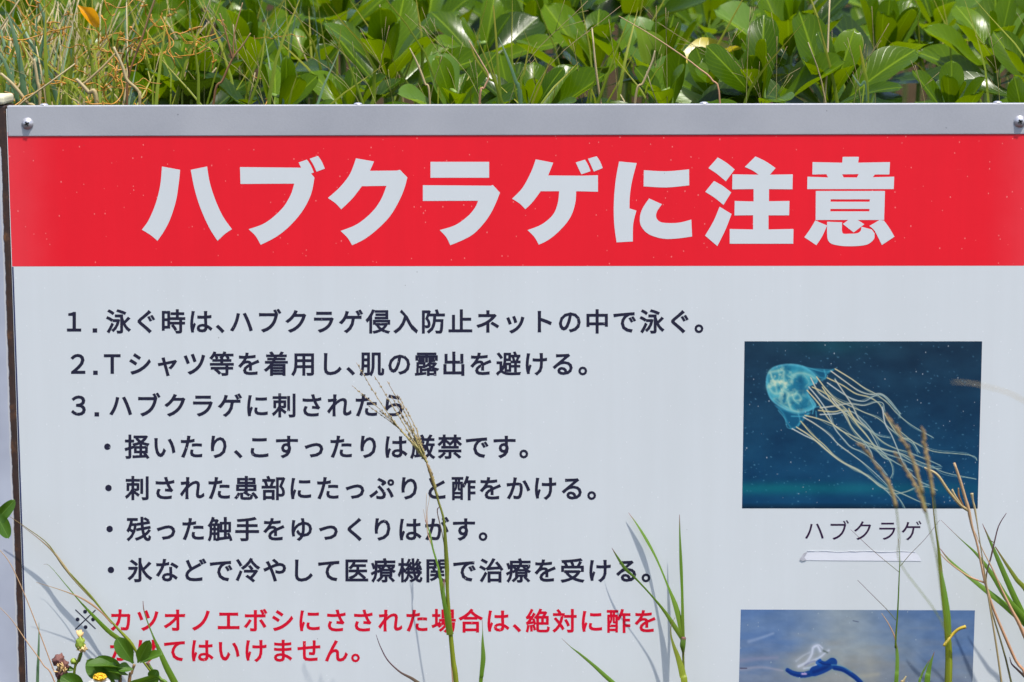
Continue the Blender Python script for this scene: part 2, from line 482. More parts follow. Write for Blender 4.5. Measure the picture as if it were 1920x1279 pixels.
# ------------------------------------------------------------------ ground
def bank(x, y):
    t = min(1, max(0, (y - 0.03) / 0.95))
    z = 0.70 * (t * t * (3 - 2 * t)) ** 0.8
    if y > 0.98: z += 0.14 * (1 - math.exp(-(y - 0.98) / 4))
    amp = 0.05 * min(1, max(0.15, y))
    return z + amp * noise.noise(Vector((x * 2.1, y * 2.1, 0.3)))

def ground():
    m, nt, b = mat('sandy_soil')
    tc = nd(nt, 'ShaderNodeNewGeometry').outputs['Position']
    n = nd(nt, 'ShaderNodeTexNoise', i_Scale=6.0, i_Detail=8.0, i_Roughness=0.7)
    nt.links.new(tc, n.inputs['Vector'])
    n2 = nd(nt, 'ShaderNodeTexNoise', i_Scale=120.0, i_Detail=4.0)
    nt.links.new(tc, n2.inputs['Vector'])
    c = ramp(nt, [(0.3, (0.015, 0.011, 0.006)), (0.55, (0.04, 0.028, 0.016)), (0.8, (0.11, 0.08, 0.045))], n.outputs['Fac']).outputs[0]
    c = mixc(nt, n2.outputs['Fac'], c, (0.05, 0.035, 0.02))
    nt.links.new(c, b.inputs['Base Color'])
    b.inputs['Roughness'].default_value = 1.0
    b.inputs['Specular IOR Level'].default_value = 0.0
    bp = nd(nt, 'ShaderNodeBump', i_Strength=0.8, i_Distance=0.01)
    nt.links.new(n2.outputs['Fac'], bp.inputs['Height'])
    nt.links.new(bp.outputs[0], b.inputs['Normal'])
    xs = [-600, -200, -60, -20, -8, -4] + [-2.4 + 0.1 * i for i in range(49)] + [4, 8, 20, 60, 200, 600]
    ys = [-600, -200, -60, -20, -6, -3, -1.5, -0.8, -0.4, -0.2, -0.1] + [-0.02 + 0.05 * i for i in range(44)] + [2.5, 3, 4, 6, 12, 40, 120, 600]
    mb = MB()
    vs = [(x, y, bank(x, y)) for y in ys for x in xs]
    W = len(xs)
    fs = [(j * W + i, j * W + i + 1, (j + 1) * W + i + 1, (j + 1) * W + i) for j in range(len(ys) - 1) for i in range(W - 1)]
    mb.add(vs, fs)
    prop(mb.build('ground', m), kind='structure')
ground()

# ------------------------------------------------------------------ the sign
sign = empty('warning_sign', (PANEL_MID, 0, 0), 'white warning board with red Japanese heading, grey top rail and two photographs', 'sign')
Z_BOT = 0.33
mb = MB(); mb.box(XL, XR, 0.0, 0.004, Z_BOT, Z_RAIL_T - 0.003)
panel = mb.build('panel', M['white'], sign, smooth=False)

def sheet(name, polys, m, parent, y, thick=0.0, px=True):
    """flat print: polygons given in photograph pixels, laid on the board's plane"""
    mb = MB()
    for k, poly in enumerate(polys):
        rings = poly if isinstance(poly[0][0], (list, tuple)) else [poly]
        yy = y - (k % 4) * 0.00002
        co = [[Vector(P(u, v, 0)) for u, v in r] for r in rings]
        flat = [p for r in co for p in r]
        tris = tessellate_polygon([[Vector((p.x, p.z, 0)) for p in r] for r in co])
        mb.add([(p.x, yy, p.z) for p in flat], [tuple(t) for t in tris])
    # make every face look towards -Y
    fs = []
    for f in mb.f:
        a, b, c = (Vector(mb.v[i]) for i in f[:3])
        fs.append(f if (b - a).cross(c - a).y < 0 else f[::-1])
    mb.f = fs
    return mb.build(name, m, parent, smooth=False)

mb = MB(); mb.add([(XL + 0.0006, -0.00005, Z_RED_B), (XR - 0.0006, -0.00005, Z_RED_B), (XR - 0.0006, -0.00005, Z_RAIL_B + 0.004), (XL + 0.0006, -0.00005, Z_RAIL_B + 0.004)], [(0, 1, 2, 3)])
band = mb.build('heading_band', M['red'], sign, smooth=False)
mb = MB(); mb.add([(XL + 0.0004, -0.00005, Z_BOT), (XL + 0.0019, -0.00005, Z_BOT), (XL + 0.0019, -0.00005, Z_RED_B - 0.0004), (XL + 0.0004, -0.00005, Z_RED_B - 0.0004)], [(0, 1, 2, 3)])
mb.build('edge_line', M['edge_blue'], sign, smooth=False)

# --- heading: eight characters, outlines with straight corners and smooth points ('s')
def outline(spec, ox, oy, sc=4.2667):
    pts = []
    n = len(spec)
    for i in range(n):
        a, b = spec[i], spec[(i + 1) % n]
        pts.append(((a[0] / sc) + ox, (a[1] / sc) + oy))
        if len(a) > 2 or len(b) > 2:
            p = spec[i - 1] if len(a) > 2 else a
            q = spec[(i + 2) % n] if len(b) > 2 else b
            for t in (0.2, 0.4, 0.6, 0.8):
                xy = []
                for k in (0, 1):
                    p0, p1, p2, p3 = p[k], a[k], b[k], q[k]
                    xy.append(0.5 * (2 * p1 + (p2 - p0) * t + (2 * p0 - 5 * p1 + 4 * p2 - p3) * t * t + (3 * p1 - p0 - 3 * p2 + p3) * t ** 3))
                pts.append((xy[0] / sc + ox, xy[1] / sc + oy))
    return pts
s = 's'
HEAD = [
 (240, 270, [
  [(272,180),(417,207),(408,300,s),(385,450,s),(340,595,s),(290,695,s),(236,775),(180,728,s),(111,686),(165,610,s),(220,480,s),(258,330,s)],
  [(502,207),(633,180),(655,310,s),(700,450,s),(760,580,s),(832,682),(775,720,s),(716,775),(645,660,s),(575,500,s),(530,350,s)]]),
 (240, 270, [
  [(896,185),(1385,190),(1365,148),(1432,125),(1462,170,s),(1487,228),(1465,236),(1492,270),(1465,400,s),(1400,530,s),(1300,650,s),(1190,740,s),(1062,807),(1020,735,s),(965,682),(1100,630,s),(1230,520,s),(1300,410,s),(1330,317),(900,320)],
  [(1454,118),(1520,95),(1550,140,s),(1575,197),(1508,222),(1485,170,s)]]),
 (600, 270, [
  [(288,115),(432,140),(400,215),(615,213),(640,207),(699,268),(670,370,s),(620,480,s),(550,590,s),(450,690,s),(350,765,s),(257,810),(220,750,s),(165,696),(300,640,s),(420,540,s),(490,440,s),(532,335),(335,338),(260,435,s),(170,523),(125,475,s),(63,432),(160,345,s),(240,240,s)]]),
 (600, 270, [
  [(884,143),(1353,143),(1353,270),(884,270)],
  [(823,330),(1365,334),(1383,328),(1440,390),(1390,510,s),(1330,610,s),(1240,710,s),(1150,765,s),(1042,810),(1010,745,s),(958,689),(1080,650,s),(1180,580,s),(1240,510,s),(1265,454),(823,456)]]),
 (940, 270, [
  [(275,123),(415,150),(375,252),(640,254),(773,250),(773,382),(599,378),(590,480,s),(550,590,s),(470,690,s),(380,765,s),(300,806),(265,745,s),(210,689),(320,645,s),(410,570,s),(450,480,s),(463,378),(315,378),(250,465,s),(192,522),(145,475,s),(86,438),(170,350,s),(240,220,s)],
  [(595,148),(670,125),(695,170,s),(714,218),(640,243)],
  [(693,118),(763,98),(790,140,s),(811,193),(740,221),(715,165,s)]]),
 (940, 270, [
  [(942,140),(1083,153),(1045,300,s),(1028,420,s),(1025,515),(1081,534),(1055,640,s),(1052,780),(922,787),(903,640,s),(900,470,s),(915,290,s)],
  [(1140,210),(1320,218,s),(1502,203),(1503,331),(1320,348,s),(1138,339)],
  [(1182,436),(1285,482),(1245,540,s),(1240,590,s),(1275,625,s),(1350,633,s),(1430,628,s),(1520,605),(1526,740),(1400,757,s),(1290,757,s),(1180,722,s),(1120,660,s),(1108,590,s),(1130,515,s)]]),
 (1300, 270, [
  [(195,108),(265,150,s),(331,204),(260,299),(190,240,s),(120,193)],
  [(165,296),(235,335,s),(303,388),(241,488),(170,430,s),(95,383)],
  [(210,502),(306,560),(255,690,s),(192,817),(94,733),(160,620,s)],
  [(497,100),(580,140,s),(658,193),(612,246),(795,243),(793,363),(605,361),(605,458),(769,456),(766,571),(601,571),(601,684),(801,680),(799,798),(291,798),(291,680),(478,684),(478,570),(329,572),(331,456),(482,460),(482,361),(311,363),(313,243),(523,246),(470,210,s),(411,184)]]),
 (1300, 270, [
  ([(1195,103),(1324,103),(1319,150),(1573,145),(1568,244),(1452,244),(1436,266),(1607,262),(1603,361),(911,361),(913,262),(1078,268),(1065,242),(952,244),(954,145),(1191,150)], [(1190,243),(1323,241),(1308,268),(1203,268)]),
  ([(980,376),(1533,376),(1526,608),(1315,608),(1368,642),(1283,708),(1196,640),(1240,608),(978,608)], [(1098,443),(1412,443),(1410,462),(1098,462)], [(1096,520),(1410,520),(1408,539),(1096,539)]),
  [(1070,622),(1190,626),(1188,690),(1200,717,s),(1250,718,s),(1310,714,s),(1338,695,s),(1345,662),(1427,684),(1449,715),(1445,760,s),(1400,800,s),(1340,814,s),(1270,818,s),(1190,816,s),(1110,800,s),(1078,770,s),(1070,720,s)],
  [(1408,656),(1490,608),(1525,613),(1570,675,s),(1609,742),(1508,808),(1480,750,s),(1447,690,s)],
  [(975,612),(1070,652),(1030,740,s),(984,810),(888,746),(935,680,s)]]),
]
for ox, oy, strokes in HEAD:
    polys = []
    for st in strokes:
        if isinstance(st, tuple): polys.append([outline(r, ox, oy) for r in st])
        else: polys.append(outline(st, ox, oy))
    sheet('heading_character', polys, M['letter_white'], band, -0.00012)

# --- body text, one part per line
GL = {}
def glyph(ch):
    k = ch
    if k not in GL:
        c = bpy.data.curves.new('glyph', 'FONT')
        c.body = ch; c.size = 1; c.resolution_u = 3
        o = bpy.data.objects.new('glyph', c)
        COL.objects.link(o)
        bpy.context.view_layer.update()
        me = bpy.data.meshes.new_from_object(o.evaluated_get(bpy.context.evaluated_depsgraph_get()))
        cnt = {}
        for p in me.polygons:
            for e in p.edge_keys: cnt[e] = cnt.get(e, 0) + 1
        GL[k] = ([(v.co.x, v.co.y) for v in me.vertices], [tuple(p.vertices) for p in me.polygons], [e for e, n in cnt.items() if n == 1])
        bpy.data.meshes.remove(me)
        bpy.data.objects.remove(o)
        bpy.data.curves.remove(c)
    return GL[k]

rnd_line = random.Random(1)
def line(name, items, yc, em, m, bold, slope=0.0, sx=1.0):
    """items: (character, x of its em box centre in the photograph)"""
    mb = MB()
    for ch, xc in items:
        y0 = yc + slope * (xc - 700)
        if ch == 'dot':
            q = [(xc - 4.3, y0 + 13), (xc + 4.3, y0 + 13), (xc + 4.3, y0 + 21), (xc - 4.3, y0 + 21)]
            mb.add([(P(u, v).x, -0.00008, P(u, v).z) for u, v in q], [(0, 3, 2, 1)])
            continue
        vs, fs, rim = glyph(ch)
        def put(x, y, yy):
            p = P(xc + (x - 0.5) * em * sx, y0 - (y - 0.38) * em)
            return (p.x, yy, p.z)
        out = [put(x, y, -0.00007) for x, y in vs]
        # the print is heavier than the fill: a narrow border runs along every edge, each piece at its own hair of height
        for a, b in (rim if bold else ()):
            (ax, ay), (bx, by) = vs[a], vs[b]
            L = math.hypot(bx - ax, by - ay)
            if L < 1e-6: continue
            dx, dy = (bx - ax) / L * bold * 0.8, (by - ay) / L * bold * 0.8
            nx, ny = -dy / 0.8, dx / 0.8
            yy = -0.00008 - 0.00004 * rnd_line.random()
            q = [put(ax - dx + nx, ay - dy + ny, yy), put(ax - dx - nx, ay - dy - ny, yy), put(bx + dx - nx, by + dy - ny, yy), put(bx + dx + nx, by + dy + ny, yy)]
            mb.add(q, [(0, 3, 2, 1)])
        fs2 = []
        for f in fs:
            a, b, c = (Vector(out[i]) for i in f[:3])
            n = (b - a).cross(c - a)
            fs2.append(f if n.y < 0 else f[::-1])
        mb.add(out, fs2)
    return mb.build(name, m, sign, smooth=False)

def run(text, x0, pitch):
    out, x = [], x0
    for ch in text:
        if ch == '、':
            out.append((ch, x)); x += pitch * 0.5
        else:
            out.append((ch, x)); x += pitch
    return out
EM, BD = 47.3, 0.0225
line('text_line', [('１', 138.5), ('dot', 178)] + run('泳ぐ時は、ハブクラゲ侵入防止ネットの中で泳ぐ。', 222, 51.3), 602.7, EM, M['ink'], BD, 0.0)
line('text_line', [('２', 146.5), ('dot', 179)] + [('Ｔ', 210.5)] + run('シャツ等を着用し、肌の露出を避ける。', 262.3, 51.2), 682.0, EM, M['ink'], BD, 0.0)
line('text_line', [('３', 148), ('dot', 181.5)] + run('ハブクラゲに刺されたら', 226.5, 51.15), 760.0, EM, M['ink'], BD)
line('text_line', [('・', 201.4)] + run('掻いたり、こすったりは厳禁です。', 257, 51.0), 837.6, EM, M['ink'], BD)
line('text_line', [('・', 203.4)] + run('刺された患部にたっぷりと酢をかける。', 258, 50.93), 915.3, EM, M['ink'], BD, 0.0005)
line('text_line', [('・', 205.6)] + run('残った触手をゆっくりはがす。', 260.4, 50.75), 992.3, EM, M['ink'], BD, 0.0008)
line('text_line', [('・', 208)] + run('氷などで冷やして医療機関で治療を受ける。', 262.3, 50.7), 1069.3, EM, M['ink'], BD, 0.0012)
line('text_line', run('カツオノエボシにさされた場合は、絶対に酢を', 227, 50.42), 1163.5, EM * 0.985, M['ink_red'], BD, 0.002)
line('text_line', run('かけてはいけません。', 227, 50.42), 1220.2, EM * 0.985, M['ink_red'], BD, 0.002)
def disc_px(cx, cy, r):
    return [(cx + r * math.cos(k * math.pi / 10), cy + r * math.sin(k * math.pi / 10)) for k in range(20)]
sheet('note_mark', [[(140.5, 1144), (142, 1142.5), (180, 1178.5), (178.5, 1180)], [(178.5, 1143), (180, 1144.5), (142, 1181), (140.5, 1179.5)],
                    disc_px(159.5, 1147, 3.7), disc_px(145.5, 1161.5, 3.7), disc_px(174.5, 1161.5, 3.7), disc_px(160.5, 1176, 3.7)], M['ink'], sign, -0.00008)
line('caption', run('ハブクラゲ', 1527, 45.5), 995.0, 41.0, M['ink_caption'], 0.003)

# --- printed pictures: painted point by point as a colour attribute of a fine sheet
def picture(name, corners, nx, ny, img):
    """img: function(U, V) -> rgb array, U,V arrays in 0..1 from the top left"""
    tl, tr, br, bl = [P(u, v) for u, v in corners]
    U, V = np.meshgrid(np.linspace(0, 1, nx), np.linspace(0, 1, ny))
    rgb = np.clip(img(U, V), 0, 1)
    def mixp(i):
        return (tl[i] * (1 - U) + tr[i] * U) * (1 - V) + (bl[i] * (1 - U) + br[i] * U) * V
    co = np.stack([mixp(0), np.full_like(U, -0.00006), mixp(2)], -1).reshape(-1, 3)
    co -= np.array(sign.location)
    idx = np.arange(nx * ny).reshape(ny, nx)
    quads = np.stack([idx[:-1, :-1], idx[1:, :-1], idx[1:, 1:], idx[:-1, 1:]], -1).reshape(-1, 4)
    me = bpy.data.meshes.new(name)
    me.vertices.add(nx * ny)
    me.vertices.foreach_set('co', co.ravel().astype(np.float32))
    me.loops.add(quads.size)
    me.loops.foreach_set('vertex_index', quads.ravel().astype(np.int32))
    me.polygons.add(len(quads))
    me.polygons.foreach_set('loop_start', np.arange(0, quads.size, 4, dtype=np.int32))
    me.update(calc_edges=True)
    at = me.color_attributes.new('paint', 'FLOAT_COLOR', 'POINT')
    rgba = np.concatenate([rgb.reshape(-1, 3), np.ones((nx * ny, 1))], 1)
    at.data.foreach_set('color', rgba.ravel().astype(np.float32))
    me.materials.append(M['picture'])
    o = bpy.data.objects.new(name, me)
    COL.objects.link(o)
    o.parent = sign
    return o

def srgb2lin(c):
    c = np.asarray(c, float) / 255
    return np.where(c > 0.04045, ((c + 0.055) / 1.055) ** 2.4, c / 12.92)

def fbm(X, Y, seed, octs=5):
    rng = np.random.RandomState(seed)
    out = np.zeros_like(X); amp = 1.0; tot = 0
    for k in range(octs):
        g = rng.rand(96, 96)
        x, y = X * 2 ** k, Y * 2 ** k
        xi, yi = np.floor(x).astype(int), np.floor(y).astype(int)
        fx, fy = x - xi, y - yi
        fx, fy = fx * fx * (3 - 2 * fx), fy * fy * (3 - 2 * fy)
        q = lambda a, b: g[(yi + b) % 96, (xi + a) % 96]
        out += amp * ((q(0, 0) * (1 - fx) + q(1, 0) * fx) * (1 - fy) + (q(0, 1) * (1 - fx) + q(1, 1) * fx) * fy)
        tot += amp; amp *= 0.5
    return out / tot

def stroke(img, X, Y, pts, w0, w1, col, alpha, hard=False, n=None, c2=None):
    """soft brush line over img (display sRGB 0..255)"""
    L = sum(math.dist(pts[i], pts[i + 1]) for i in range(len(pts) - 1))
    n = n or max(8, int(L / 5))
    sp = spline(pts, n)
    x0, y0 = X[0, 0], Y[0, 0]
    dx, dy = X[0, 1] - X[0, 0], Y[1, 0] - Y[0, 0]
    acc = np.zeros(X.shape); tt = np.zeros(X.shape)
    for i in range(n - 1):
        a, b = sp[i], sp[i + 1]
        t = i / (n - 1)
        w = w0 + (w1 - w0) * t
        r = w * 2.6
        i0 = max(0, int((min(a[0], b[0]) - r - x0) / dx)); i1 = min(X.shape[1], int((max(a[0], b[0]) + r - x0) / dx) + 2)
        j0 = max(0, int((min(a[1], b[1]) - r - y0) / dy)); j1 = min(X.shape[0], int((max(a[1], b[1]) + r - y0) / dy) + 2)
        if i1 <= i0 or j1 <= j0: continue
        xs, ys = X[j0:j1, i0:i1], Y[j0:j1, i0:i1]
        d = b - a
        q = np.clip(((xs - a[0]) * d[0] + (ys - a[1]) * d[1]) / (d @ d + 1e-9), 0, 1)
        dist = np.hypot(xs - a[0] - q * d[0], ys - a[1] - q * d[1])
        m = np.clip((1.05 - dist / w) * w * 0.9, 0, 1) if hard else np.exp(-(dist / w) ** 2 * 1.2)
        old = acc[j0:j1, i0:i1]
        tt[j0:j1, i0:i1] = np.where(m > old, t, tt[j0:j1, i0:i1])
        acc[j0:j1, i0:i1] = np.maximum(old, m)
    c = np.array(col, float)
    if c2 is not None:
        c = c[None, None] * (1 - tt[..., None]) + np.array(c2, float)[None, None] * tt[..., None]
    a = (acc * alpha)[..., None]
    img[:] = img * (1 - a) + c * a

def inside(X, Y, poly, soft=6.0):
    """soft mask of a closed smooth outline"""
    pl = [p[:2] for p in spline(poly + [poly[0]], len(poly) * 8)]
    ins = np.zeros(X.shape, bool); dm = np.full(X.shape, 1e9)
    for i in range(len(pl)):
        (x1, y1), (x2, y2) = pl[i - 1], pl[i]
        if y1 != y2:
            c = ((y1 > Y) != (y2 > Y)) & (X < (x2 - x1) * (Y - y1) / (y2 - y1) + x1)
            ins ^= c
        d = ((x2 - x1) ** 2 + (y2 - y1) ** 2) + 1e-9
        q = np.clip(((X - x1) * (x2 - x1) + (Y - y1) * (y2 - y1)) / d, 0, 1)
        dm = np.minimum(dm, np.hypot(X - x1 - q * (x2 - x1), Y - y1 - q * (y2 - y1)))
    return np.clip(0.5 + np.where(ins, dm, -dm) / soft, 0, 1), dm

TENT = [
 [(655,292),(750,350),(830,405),(905,445),(975,500),(1030,560),(1120,630),(1250,705)],
 [(630,305),(720,370),(800,425),(870,445),(930,440),(985,480),(1040,555),(1048,585)],
 [(608,345),(700,390),(780,440),(860,460),(920,500),(955,560),(1000,620),(1080,690),(1150,740),(1250,785),(1370,798),(1450,805),(1500,820),(1512,840)],
 [(610,375),(690,430),(760,470),(830,485),(890,455),(940,450),(1000,510),(1050,560)],
 [(545,340),(600,410),(660,470),(740,510),(830,550),(920,590),(990,650),(1060,700),(1130,740),(1170,795)],
 [(510,345),(560,430),(640,490),(700,540),(780,600),(860,650),(920,690),(990,705)],
 [(520,400),(600,440),(700,510),(790,600),(870,660),(950,730),(1030,770),(1100,790),(1200,830),(1295,870)],
 [(500,400),(560,470),(620,560),(660,650),(720,720),(760,760),(840,800),(920,860),(980,930)],
 [(490,420),(560,500),(620,590),(680,650),(760,690),(850,730),(950,770),(1060,800),(1150,840),(1250,880),(1330,915),(1510,953)],
 [(570,525),(650,515),(740,500),(830,510),(900,490),(945,500),(950,560),(950,590)],
 [(560,540),(650,548),(720,540),(770,600),(840,680),(900,750),(960,800),(1000,860),(1012,910),(1000,945)],
 [(570,565),(660,560),(750,545),(830,600),(900,680)],
 [(480,570),(560,590),(640,620),(700,660),(780,720),(880,760),(980,780),(1050,800),(1130,850),(1200,880),(1300,890)],
 [(470,580),(540,620),(620,680),(680,740),(760,800),(840,860),(920,930),(990,1000),(1060,1080),(1090,1130)],
 [(455,605),(520,680),(600,750),(680,830),(760,880),(850,930),(930,990),(1010,1040),(1090,1030),(1160,1000),(1220,1000),(1280,1020)],
 [(405,650),(480,690),(560,730),(640,800),(720,860),(800,900),(880,950),(950,1000),(1000,1050),(1030,1080)],
 [(430,640),(520,700),(600,770),(690,840),(790,890),(870,940),(940,1000),(1020,1020),(1110,1060),(1180,1090),(1240,1105)],
 [(655,355),(700,420),(760,510),(800,590),(850,640),(890,700),(930,770),(970,800),(1060,830),(1140,870)],
 [(740,530),(790,620),(850,690),(900,760),(950,820),(1000,840)],
 [(940,520),(960,620),(1000,690),(1040,780),(1070,850),(1120,920),(1180,970),(1230,990)],
 [(955,560),(1010,650),(1060,700),(1120,720),(1160,790)],
 [(640,470),(700,545),(760,640),(830,720),(880,790),(890,840)],
 [(580,400),(650,500),(720,560),(760,640),(810,700),(900,770),(1040,860),(1130,905)],
]
def jelly(U, V):
    X, Y = 112 + U * 1412, 128 + V * 1003
    t = V[..., None]
    img = np.array((22, 52, 74.)) * (1 - t) + np.array((6, 66, 104.)) * t
    ns = fbm(X / 160, Y / 90, 3)[..., None] - 0.5
    img = img + ns * np.array((18, 26, 26.))
    img += (np.exp(-((Y - 1010) / 38) ** 2) * np.clip(1.15 - U * 0.9, 0, 1))[..., None] * np.array((-2, 34, 14.))
    img += (np.exp(-((Y - 150) / 60) ** 2) * np.exp(-((X - 640) / 260) ** 2))[..., None] * np.array((0, 18, 12.))
    img *= (1 - 0.45 * np.clip((Y - 1095) / 36, 0, 1))[..., None]
    # marine snow
    rng = np.random.RandomState(5)
    for k in range(420):
        x, y, r = rng.uniform(120, 1515), rng.uniform(135, 1125), rng.uniform(1.8, 4.2)
        stroke(img, X, Y, [(x, y), (x + rng.uniform(-6, 6), y + rng.uniform(-3, 3))], r, r, (100, 150, 175), rng.uniform(0.12, 0.75), n=2)
    # bell
    bell = [(243,390),(248,330),(285,282),(365,262),(450,270),(515,305),(550,345),(548,375),(505,400),(500,440),(530,480),(545,515),(500,545),(440,556),(370,540),(300,500),(262,455)]
    m, dm = inside(X, Y, bell, 9)
    body = np.array((34, 124, 152.)) + (fbm(X / 45, Y / 45, 8)[..., None] - 0.45) * np.array((70, 120, 100.))
    rim = np.exp(-(dm / 13) ** 2)[..., None]
    body = body * (1 - rim * 0.6) + np.array((120, 205, 222.)) * rim * 0.6
    dark = (np.exp(-(((X - 455) / 40) ** 2 + ((Y - 420) / 55) ** 2)))[..., None]
    body = body * (1 - 0.55 * dark) + np.array((8, 70, 110.)) * 0.55 * dark
    img = img * (1 - 0.93 * m[..., None]) + body * 0.93 * m[..., None]
    lo, dl = inside(X, Y, [(300,510),(345,560),(375,620),(405,652),(450,625),(485,580),(510,552),(430,556),(360,535)], 12)
    up, du = inside(X, Y, [(470,285),(540,290),(620,296),(655,292),(610,322),(595,348),(560,345),(520,310)], 12)
    for mk, d_ in ((lo, dl), (up, du)):
        cc = np.array((14, 96, 132.)) + np.exp(-(d_ / 8) ** 2)[..., None] * np.array((50, 80, 70.))
        img = img * (1 - 0.7 * mk[..., None]) + cc * 0.7 * mk[..., None]
    cream = (228, 226, 188)
    for pts, wd, al in (
        ([(272,312),(305,306),(345,304),(348,335),(345,368),(300,372),(278,345),(272,312)], 7, .8),
        ([(318,300),(322,335),(316,368)], 5, .5), ([(262,402),(300,380),(340,375),(352,405),(330,438),(290,436),(262,402)], 8, .85),
        ([(300,385),(310,432)], 7, .6), ([(345,375),(385,385),(395,350),(370,330)], 6, .5), ([(372,440),(380,490),(400,535),(440,550)], 6, .8),
        ([(385,455),(430,440),(455,470),(420,480),(400,450)], 6, .65), ([(400,330),(440,318),(490,325),(535,350)], 8, .7),
        ([(430,425),(410,470),(440,500)], 4, .5), ([(350,420),(380,440),(370,480)], 5, .6), ([(470,330),(500,370),(480,400)], 5, .35), ([(290,470),(340,505),(390,530)], 5, .35)):
        stroke(img, X, Y, pts, wd * 2.6, wd * 2.2, (130, 195, 185), al * 0.6)
        stroke(img, X, Y, pts, wd * 1.2, wd * 0.7, cream, al * 0.45)
        stroke(img, X, Y, [(x + 5, y + 4) for x, y in pts], wd * 0.7, wd * 0.5, (90, 170, 185), al * 0.5)
    for pts, wd, al in (([(460,275),(545,300),(600,310),(640,300)], 4, .5), ([(510,480),(530,520),(525,560)], 4, .7), ([(500,545),(545,520),(600,520)], 4, .6),
                        ([(320,540),(360,590),(375,640),(405,652)], 4, .5), ([(440,560),(450,600),(440,635)], 5, .5), ([(400,575),(470,575),(500,560)], 5, .6), ([(545,545),(550,590)], 4, .6), ([(590,300),(600,345),(570,360)], 5, .5)):
        stroke(img, X, Y, pts, wd, wd, (90, 185, 205), al)
    patch = np.clip((fbm(X / 26, Y / 26, 17, 4) - 0.50) * 5, 0, 1) * np.exp(-(((X - 330) / 85) ** 2 + ((Y - 380) / 95) ** 2) * 0.9)
    patch += 0.8 * np.clip((fbm(X / 30, Y / 30, 29, 4) - 0.50) * 5, 0, 1) * np.exp(-(((X - 420) / 70) ** 2 + ((Y - 490) / 60) ** 2))
    pm = (np.clip(patch, 0, 1) * m * 0.75)[..., None]
    img = img * (1 - pm) + np.array((222, 222, 186.)) * pm
    for i, tpts in enumerate(TENT):
        rng = np.random.RandomState(i)
        warm = [(226, 208, 160), (214, 206, 188), (220, 200, 145), (205, 208, 205)][i % 4]
        n = max(10, int(sum(math.dist(tpts[k], tpts[k + 1]) for k in range(len(tpts) - 1)) / 6))
        stroke(img, X, Y, tpts, 7.0, 4.0, (60, 90, 100), 0.25, n=n)
        side = [(x + rng.uniform(-11, 11) * min(1, j / 2), y + rng.uniform(-11, 11) * min(1, j / 2)) for j, (x, y) in enumerate(tpts)]
        stroke(img, X, Y, side, 2.7, 2.2, (175, 168, 140), 0.75, n=n, c2=(120, 155, 160))
        stroke(img, X, Y, tpts, 3.7, 2.4, warm, 1.0, n=n, c2=(158, 180, 172))
    return srgb2lin(np.clip(img, 0, 255))
c0 = lambda x, y: (1360 + x / 3.198, 600 + y / 3.198)
picture('jellyfish_photograph', [c0(115, 128), c0(1540, 128), c0(1513, 1131), c0(100, 1130)], 400, 282, jelly)

